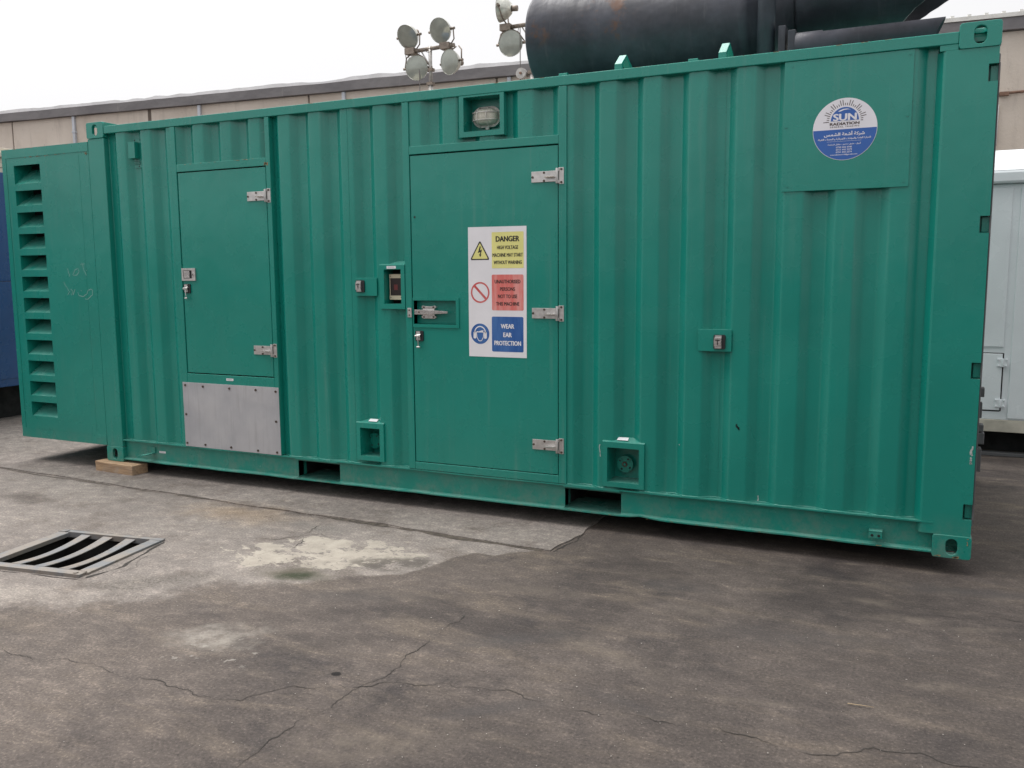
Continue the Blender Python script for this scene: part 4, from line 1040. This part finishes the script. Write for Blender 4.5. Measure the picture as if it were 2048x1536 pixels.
for r, dx in ((ro, 0), (ro-.012, 0), (ro-.012, -.5)):
    for k in range(n):
        a = 2*math.pi*k/n; z = zo+r*math.sin(a); jag = .010*noise.noise((k*1.3, r*0+3, 0))
        vs.append(P(endx(z)+dx+jag, yc+r*math.cos(a), z))
m_ = len(vs)//n
mb.add(vs, [(j*n+(k+1) % n, j*n+k, (j+1)*n+k, (j+1)*n+(k+1) % n) for j in range(m_-1) for k in range(n)], 'silencer', True)
mb.build('outlet_pipe', sil)
mb = MB()
for j in range(2): mb.tube([P(5.02+.0*j, yc+(ro+.004)*math.cos(2*math.pi*k/40), zo+(ro+.004)*math.sin(2*math.pi*k/40)) for k in range(40)], .006, 'silencer', 6, closed=True)
mb.build('seam_band', sil)
mb = MB(); n2 = 28; ry, rz, r2 = .62, 2.705, .080; vs = []
for x in (5.06, 5.075, 5.20, 5.202):
    r = r2+(.006 if x < 5.201 else 0)
    for k in range(n2):
        a = 2*math.pi*k/n2; vs.append(P(x, ry+r*math.cos(a), rz+r*math.sin(a)))
for r, dx in ((r2, 0), (r2-.008, 0), (r2-.008, -.3)):
    for k in range(n2):
        a = 2*math.pi*k/n2; z = rz+r*math.sin(a); vs.append(P(5.745+(z-rz+r2)*.50+dx, ry+r*math.cos(a), z))
m_ = len(vs)//n2
mb.add(vs, [(j*n2+(k+1) % n2, j*n2+k, (j+1)*n2+k, (j+1)*n2+(k+1) % n2) for j in range(m_-1) for k in range(n2)], 'silencer', True)
mb.build('tail_pipe', sil)
mb = MB(); mb.box(5.02-ax.x, 5.06-ax.x, .56-ax.y, .70-ax.y, -.15, .10, 'silencer'); mb.box(4.96-ax.x, 5.0-ax.x, .60-ax.y, .85-ax.y, -.15, .14, 'silencer'); mb.build('pipe_bracket', sil, bevel=.003)
mb = MB(); mb.tube([P(4.885, .64, 2.54), P(4.885, .64, 3.30), P(4.885, .68, 3.38), P(4.885, .80, 3.42)], .050, 'silencer', 18); mb.build('inlet_stub', sil)

# ================================================================== TIMBER BLOCK
mb = MB(); v = [(-.078, -.055, 0.), (.352, -.082, 0.), (.362, .062, 0.), (-.070, .085, 0.), (-.080, -.058, .084), (.356, -.086, .0815), (.362, .060, .0815), (-.070, .085, .084)]
mb.hexa(v, 'timber'); o = mb.build('timber_block', None, bevel=.005)
tag(o, 'rough timber block wedged under the container corner beside the radiator end', 'timber block')
o['label'] = 'rough timber block wedged under the green container corner'
mb = MB(); mb.box(5.2, 5.9, .75, .95, 0, .1045, 'timber'); ob = mb.build('timber_sleeper', None, bevel=.006)
tag(ob, 'timber sleeper in the deep shadow beneath the container', 'timber block')
for x in (.3,):
    pass

# ================================================================== BOUNDARY WALL
WA = R_(4.70666); p0 = Vector((-15.4, 10.2))
wall = empty('concrete_wall', (p0.x, p0.y, 0), WA)
tag(wall, 'long beige precast concrete wall with grey coping behind the container', 'wall')
js = [-8.3, -3.95, .40, 4.73, 9.05, 13.4, 17.75, 22.1+1.0, 27.4, 31.8]
for a, b in zip(js, js[1:]):
    mb = MB(); mb.box(a+.02, b-.02, 0, .18, 0, 5.40, 'wall'); mb.build('wall_panel', wall, bevel=.012)
for k, a in enumerate(js):
    mb = MB(); mb.box(a-.018-(.03 if k == 3 else 0), a+.018+(.03 if k == 3 else 0), -.004 if k == 3 else .03, .17, 0, 5.398, 'joint'); mb.build('panel_joint', wall)
def wavy_bar(x0, x1, y0, y1, z0, z1, amp, m, name, n=90, top_amp=None, seed=0.):
    mb = MB(); vs = []
    ta = amp if top_amp is None else top_amp
    for k in range(n+1):
        x = x0+(x1-x0)*k/n; dz = amp*noise.noise((x*1.1, seed, 0)); dt = ta*noise.noise((x*.8, seed+7, 3))+ta*.6*noise.noise((x*3.1, seed+2, 1))
        vs += [(x, y0, z0+dz), (x, y1, z0+dz), (x, y1, z1+dt), (x, y0, z1+dt)]
    fs = [(0, 1, 2, 3)[::-1], (4*n, 4*n+1, 4*n+2, 4*n+3)]
    for k in range(n):
        for i in range(4): fs.append((4*k+i, 4*k+(i+1) % 4, 4*k+4+(i+1) % 4, 4*k+4+i)[::-1])
    mb.add(vs, [f[::-1] for f in fs], m)
    return mb.build(name, wall)
wavy_bar(-8.4, 31.9, -.10, .30, 5.402, 5.595, .012, 'coping', 'coping', 160)
wavy_bar(-8.4, 15.6, -.03, .34, 5.590, 5.675, .0, 'sheet_white', 'white_sheeting', 140, .045)
mb = MB()      # ribbed roof edge on the right
for k in range(60):
    x = 17.2+k*.25; mb.box(x, x+.25, -.12, 2.5, 5.600, 5.665, 'roof_metal'); mb.box(x+.02, x+.075, -.10, 2.5, 5.665, 5.700, 'roof_metal')
rs = mb.build('roof_sheet', wall)
for s_ in (-1.3, 2.45, 6.18, 9.94, 13.68, 17.4):
    mb = MB(); mb.box(s_-.038, s_+.038, -.06, -.003, 0, 5.39, 'downpipe')
    for z in (1.5, 3.4, 5.0): mb.box(s_-.055, s_+.055, -.066, -.001, z, z+.05, 'downpipe')
    mb.build('downpipe', wall, bevel=.008)
mb = MB(); mb.tube([(20.2, -.05, 4.36), (21.5, -.05, 4.39), (22.6, -.05, 4.425), (26, -.05, 4.5)], .022, 'rust_pipe', 8)
for x in (21.4, 22.33, 23.6): mb.box(x-.07, x+.07, -.07, -.001, 4.36+.032*(x-21.4)-.01, 4.36+.032*(x-21.4)+.05, 'rust_pipe')
mb.build('rusty_conduit', wall)
mb = MB(); mb.tube([(22.235, -.04, 3.6), (22.235, -.04, 4.24)], .03, 'sheet_white', 8); mb.build('white_conduit', wall)

nw = empty('added_wall', (-20, -11.5, 0)); tag(nw, 'unseen grey wall added behind the camera to block low light', 'wall')  # added out of view to cut low light and shape the container's reflections
for k in range(11):
    mb = MB(); mb.box(k*4.35+.02, (k+1)*4.35-.02, -.18, 0, 0, 2.5, 'coping'); mb.build('wall_panel', nw, bevel=.012)
mb = MB(); mb.box(-.1, 47.95, -.3, .1, 2.502, 2.6, 'coping'); mb.build('coping', nw)

# ================================================================== FLOODLIGHT TOWERS
def floodlight(mast, c, aim, r=.20, yoke=None):
    """round floodlight: dished housing, lens, rim, fork bracket"""
    e = empty('floodlight'); e.parent = mast
    c = Vector(c); a = Vector(aim).normalized(); u = a.orthogonal().normalized(); w = a.cross(u)
    def ringpts(d, rad, n=28): return [c+a*d+(u*math.cos(2*math.pi*k/n)+w*math.sin(2*math.pi*k/n))*rad for k in range(n)]
    mb = MB(); n = 28; vs = []; prof = [(-.20, .05), (-.19, .09), (-.13, r*.72), (-.05, r*.95), (0, r), (.004, r*1.03), (-.004, r*.97), (-.05, r*.9), (-.12, r*.66), (-.165, .03)]
    for d, rad in prof: vs += ringpts(d, rad)
    mb.add(vs, [(j*n+k, j*n+(k+1) % n, (j+1)*n+(k+1) % n, (j+1)*n+k) for j in range(len(prof)-1) for k in range(n)]+[tuple(range(n))], 'reflector', True)
    mb.tube([c-a*.20, c-a*.30], .045, 'brown_steel', 10); mb.build('housing', e)
    mb = MB(); vs = [c+a*.02]+ringpts(.012, r*.55)+ringpts(-.002, r*.985)
    mb.add(vs, [(0, 1+k, 1+(k+1) % n) for k in range(n)]+[(1+k, 1+n+k, 1+n+(k+1) % n, 1+(k+1) % n) for k in range(n)], 'lens', True); mb.build('lens', e)
    if yoke is not None:
        y0 = Vector(yoke); side = a.cross(Vector((0, 0, 1))).normalized()
        mb = MB()
        for s_ in (-1, 1): mb.tube([y0+side*s_*.03, y0+side*s_*(r*.75)+(c-y0)*.3, c+side*s_*(r+.035)-a*.05], .012, 'brown_steel', 6)
        for s_ in (-1, 1): mb.disc(c+side*s_*(r-.01)-a*.05, side*s_, .022, .075, 'brown_steel', 8)
        mb.build('yoke', e)
    return e
def tower(name, base, bar_l, bar_r, lamps, label, mast_x=0.):
    t_ = empty(name, base); tag(t_, label, 'light tower', 'floodlight towers behind the container')
    B = Vector(base); rel = lambda p: tuple(Vector(p)-B)
    zt = bar_l[2]
    mb = MB(); mb.tube([(0, 0, .6), (0, 0, 3.2)], .055, 'galv', 12); mb.tube([(0, 0, 3.1), (0, 0, 4.75)], .042, 'galv', 12); mb.tube([(0, 0, 4.7), (0, 0, zt+.05)], .032, 'galv', 12)
    for z in (4.72, 4.95): mb.box(-.055, .055, -.05, .05, z, z+.05, 'brown_steel')
    mb.build('mast', t_)
    mb = MB(); mb.box(-.5, .5, -.35, .35, .18, .62, 'galv'); 
    for sx in (-1, 1):
        mb.tube([(sx*.4, -.3, .22), (sx*.9, -.7, .06)], .03, 'galv', 8); mb.tube([(sx*.4, .3, .22), (sx*.9, .7, .06)], .03, 'galv', 8)
        for sy in (-1, 1): mb.disc((sx*.9, sy*.7, 0), (0, 0, 1), .09, .07, 'galv', 12)
    mb.build('trolley', t_)
    mb = MB(); a, b = Vector(rel(bar_l)), Vector(rel(bar_r)); d = (b-a).normalized()
    mb.tube([a, b], .034, 'brown_steel', 8)
    for p in (a+d*.10, b-d*.16): mb.box(p.x-.09, p.x+.09, p.y-.07, p.y+.07, p.z-.05, p.z+.05, 'brown_steel')
    mb.tube([(0, 0, zt-.28), (-.17, 0, zt-.02)], .012, 'galv', 6)
    mb.build('crossbar', t_)
    for c, aim, yk in lamps: floodlight(t_, rel(c), aim, .20, rel(yk))
    for (x0, x1, dz, dd) in ((-.45, -.32, -.05, .32), (-.40, -.2, .0, .42), (.3, .45, -.05, .28), (-.1, .12, 0, .06)):
        mb = MB(); mb.tube([(x0+(x1-x0)*k/10, -.06, zt-B.z+dz-dd*math.sin(math.pi*k/10)) for k in range(11)], .006, 'wire', 5); mb.build('cable', t_)
    mb = MB(); mb.tube([(-.17, -.08, zt-.05-B.z), (-.17, -.08, 3.2), (-.15, -.06, .6)], .008, 'wire', 5)
    mb.build('cable', t_)
    return t_
tz = G
tower('light_tower', (-1.925, 8.5, 0), (-2.40, 8.5, 5.225+tz), (-1.46, 8.5, 5.245+tz),
      [((-2.32, 8.42, 5.450+tz), (-.15, -1, -.55), (-2.22, 8.5, 5.26+tz)), ((-1.685, 8.42, 5.480+tz), (-.12, -1, -.35), (-1.55, 8.5, 5.27+tz)),
       ((-2.15, 8.42, 4.930+tz), (.12, -1, -.12), (-2.25, 8.5, 5.20+tz)), ((-1.515, 8.42, 4.960+tz), (-.30, -1, -.12), (-1.40, 8.5, 5.22+tz))],
      'four-lamp floodlight tower on a pale mast above the container\'s left half')
tower('light_tower', (-.05, 8.5, 0), (-.60, 8.5, 5.400+tz), (.50, 8.5, 5.42+tz),
      [((-.575, 8.42, 5.680+tz), (-1, -.12, .05), (-.47, 8.5, 5.43+tz)), ((-.388, 8.42, 5.130+tz), (.05, -1, -.1), (-.45, 8.5, 5.38+tz)), ((.35, 8.42, 5.68+tz), (.5, -1, -.3), (.36, 8.5, 5.43+tz))],
      'floodlight tower half hidden behind the black silencer drum')
mb = MB(); mb.tube([(-.205, 8.40, 4.645+tz), (-.205, 8.47, 4.645+tz)], .085, 'galv', 20); mb.disc((-.205, 8.40, 4.645+tz), (0, -1, 0), .02, .02, 'rust_pipe', 10); mb.box(-.21, -.04, 8.47, 8.50, 4.60+tz, 4.66+tz, 'brown_steel')
o = mb.build('winch_wheel', bpy.data.objects['light_tower.001']); o.location = (.05, -8.5, 0)

# ================================================================== WHITE GENERATOR CABINET ON THE RIGHT
wg = empty('white_generator', (7.2, 3.3, 0)); tag(wg, 'pale grey generator cabinet with hinged flap behind the container\'s right end', 'generator')
def wb(name, *bs, m='white_paint', bevel=.004):
    mb = MB()
    for (x0, x1, y0, y1, z0, z1) in bs: mb.box(x0-7.2, x1-7.2, y0-3.3, y1-3.3, z0+G, z1+G, m)
    return mb.build(name, wg, bevel=bevel)
wb('cabinet', (5.0, 9.6, 3.306, 5.4, .226, 2.125))
wb('roof_hood', (4.97, 9.63, 3.26, 5.44, 2.126, 2.23), bevel=.02)
mb = MB(); mb.prism([(-.03, 2.23+G), (.10, 2.40+G), (2.0, 2.40+G), (2.13, 2.23+G)], 0, 4.98-7.2, 9.62-7.2, 'white_paint'); mb.build('roof_top', wg)
wb('side_panel', (5.2, 6.400, 3.298, 3.306, .824, 2.095), bevel=.003); wb('side_panel', (6.456, 8.0, 3.298, 3.306, .24, 2.088), bevel=.003); wb('side_panel', (8.06, 9.5, 3.298, 3.306, .24, 2.088), bevel=.003)
fl = wb('flap', (5.5, 6.398, 3.298, 3.306, .304, .768), bevel=.003)
wb('flap_gap', (6.399, 6.408, 3.3035, 3.3065, .298, .774), (5.5, 6.40, 3.3035, 3.3065, .769, .776), (5.5, 6.40, 3.3035, 3.3065, .294, .303), m='black', bevel=0)
for z in (.697, .364):
    mb = MB(); mb.box(6.362-7.2, 6.400-7.2, -.010, -.003, z-.033+G, z+.033+G, 'white_paint'); mb.box(6.404-7.2, 6.434-7.2, -.010, -.003, z-.033+G, z+.033+G, 'white_paint'); mb.tube([(6.401-7.2, -.010, z-.035+G), (6.401-7.2, -.010, z+.035+G)], .006, 'white_paint', 8)
    for x in (6.369, 6.427):
        for dz in (-.025, .025): mb.disc((x-7.2, -.010, z+dz+G), (0, -1, 0), .007, .007, 'white_paint', 8)
    mb.build('hinge', fl, bevel=.001)
wb('base_rail', (4.98, 9.62, 3.302, 5.40, .124, .2255), m='cream_paint')
wb('skid', (5.2, 9.4, 3.62, 5.1, -.0845, .1235), m='black', bevel=0)
wb('skid_runner', (5.0, 9.6, 3.34, 3.42, -.0845, -.055), m='gasket', bevel=.004)

# ================================================================== BLUE GENERATOR AND BOARDS ON THE LEFT
bgx = empty('blue_generator', (-4.6, 1.5, 0)); tag(bgx, 'dark blue generator cabinet at the left edge behind the louvred end', 'generator')
mb = MB(); mb.box(-1.4, 1.55, -3.2, 2.4, .366, 1.486, 'blue_paint'); mb.box(-1.4, 1.55, -3.2, 2.4, 1.490, 2.625, 'blue_paint'); mb.build('cabinet', bgx, bevel=.006)
mb = MB(); mb.box(-1.3, 1.35, -3.1, 2.3, .0, .364, 'black'); mb.build('skid', bgx)
mb = MB(); mb.box(1.552, 1.556, -1.2, -.02, .45, 1.42, 'blue_paint'); mb.box(1.552, 1.556, .04, 1.2, .45, 1.42, 'blue_paint'); mb.build('side_panel', bgx, bevel=.002)
for k in range(5):
    mb = MB(); z = 2.627+k*.054; s_ = -.04*k
    mb.box(-1.2, 1.50+random.uniform(-.05, .04), -2.5, 1.10-.16*k, 0, .050, 'board'); o = mb.build('pale_board', None, bevel=.004, loc=(-4.6, 1.5, z))
    tag(o, ('pale board on top of the blue generator, ' + ['lowest of the stack', 'second from the bottom', 'middle one of the stack', 'second from the top', 'topmost of the stack'][k]), 'board', 'boards stacked on the blue generator')
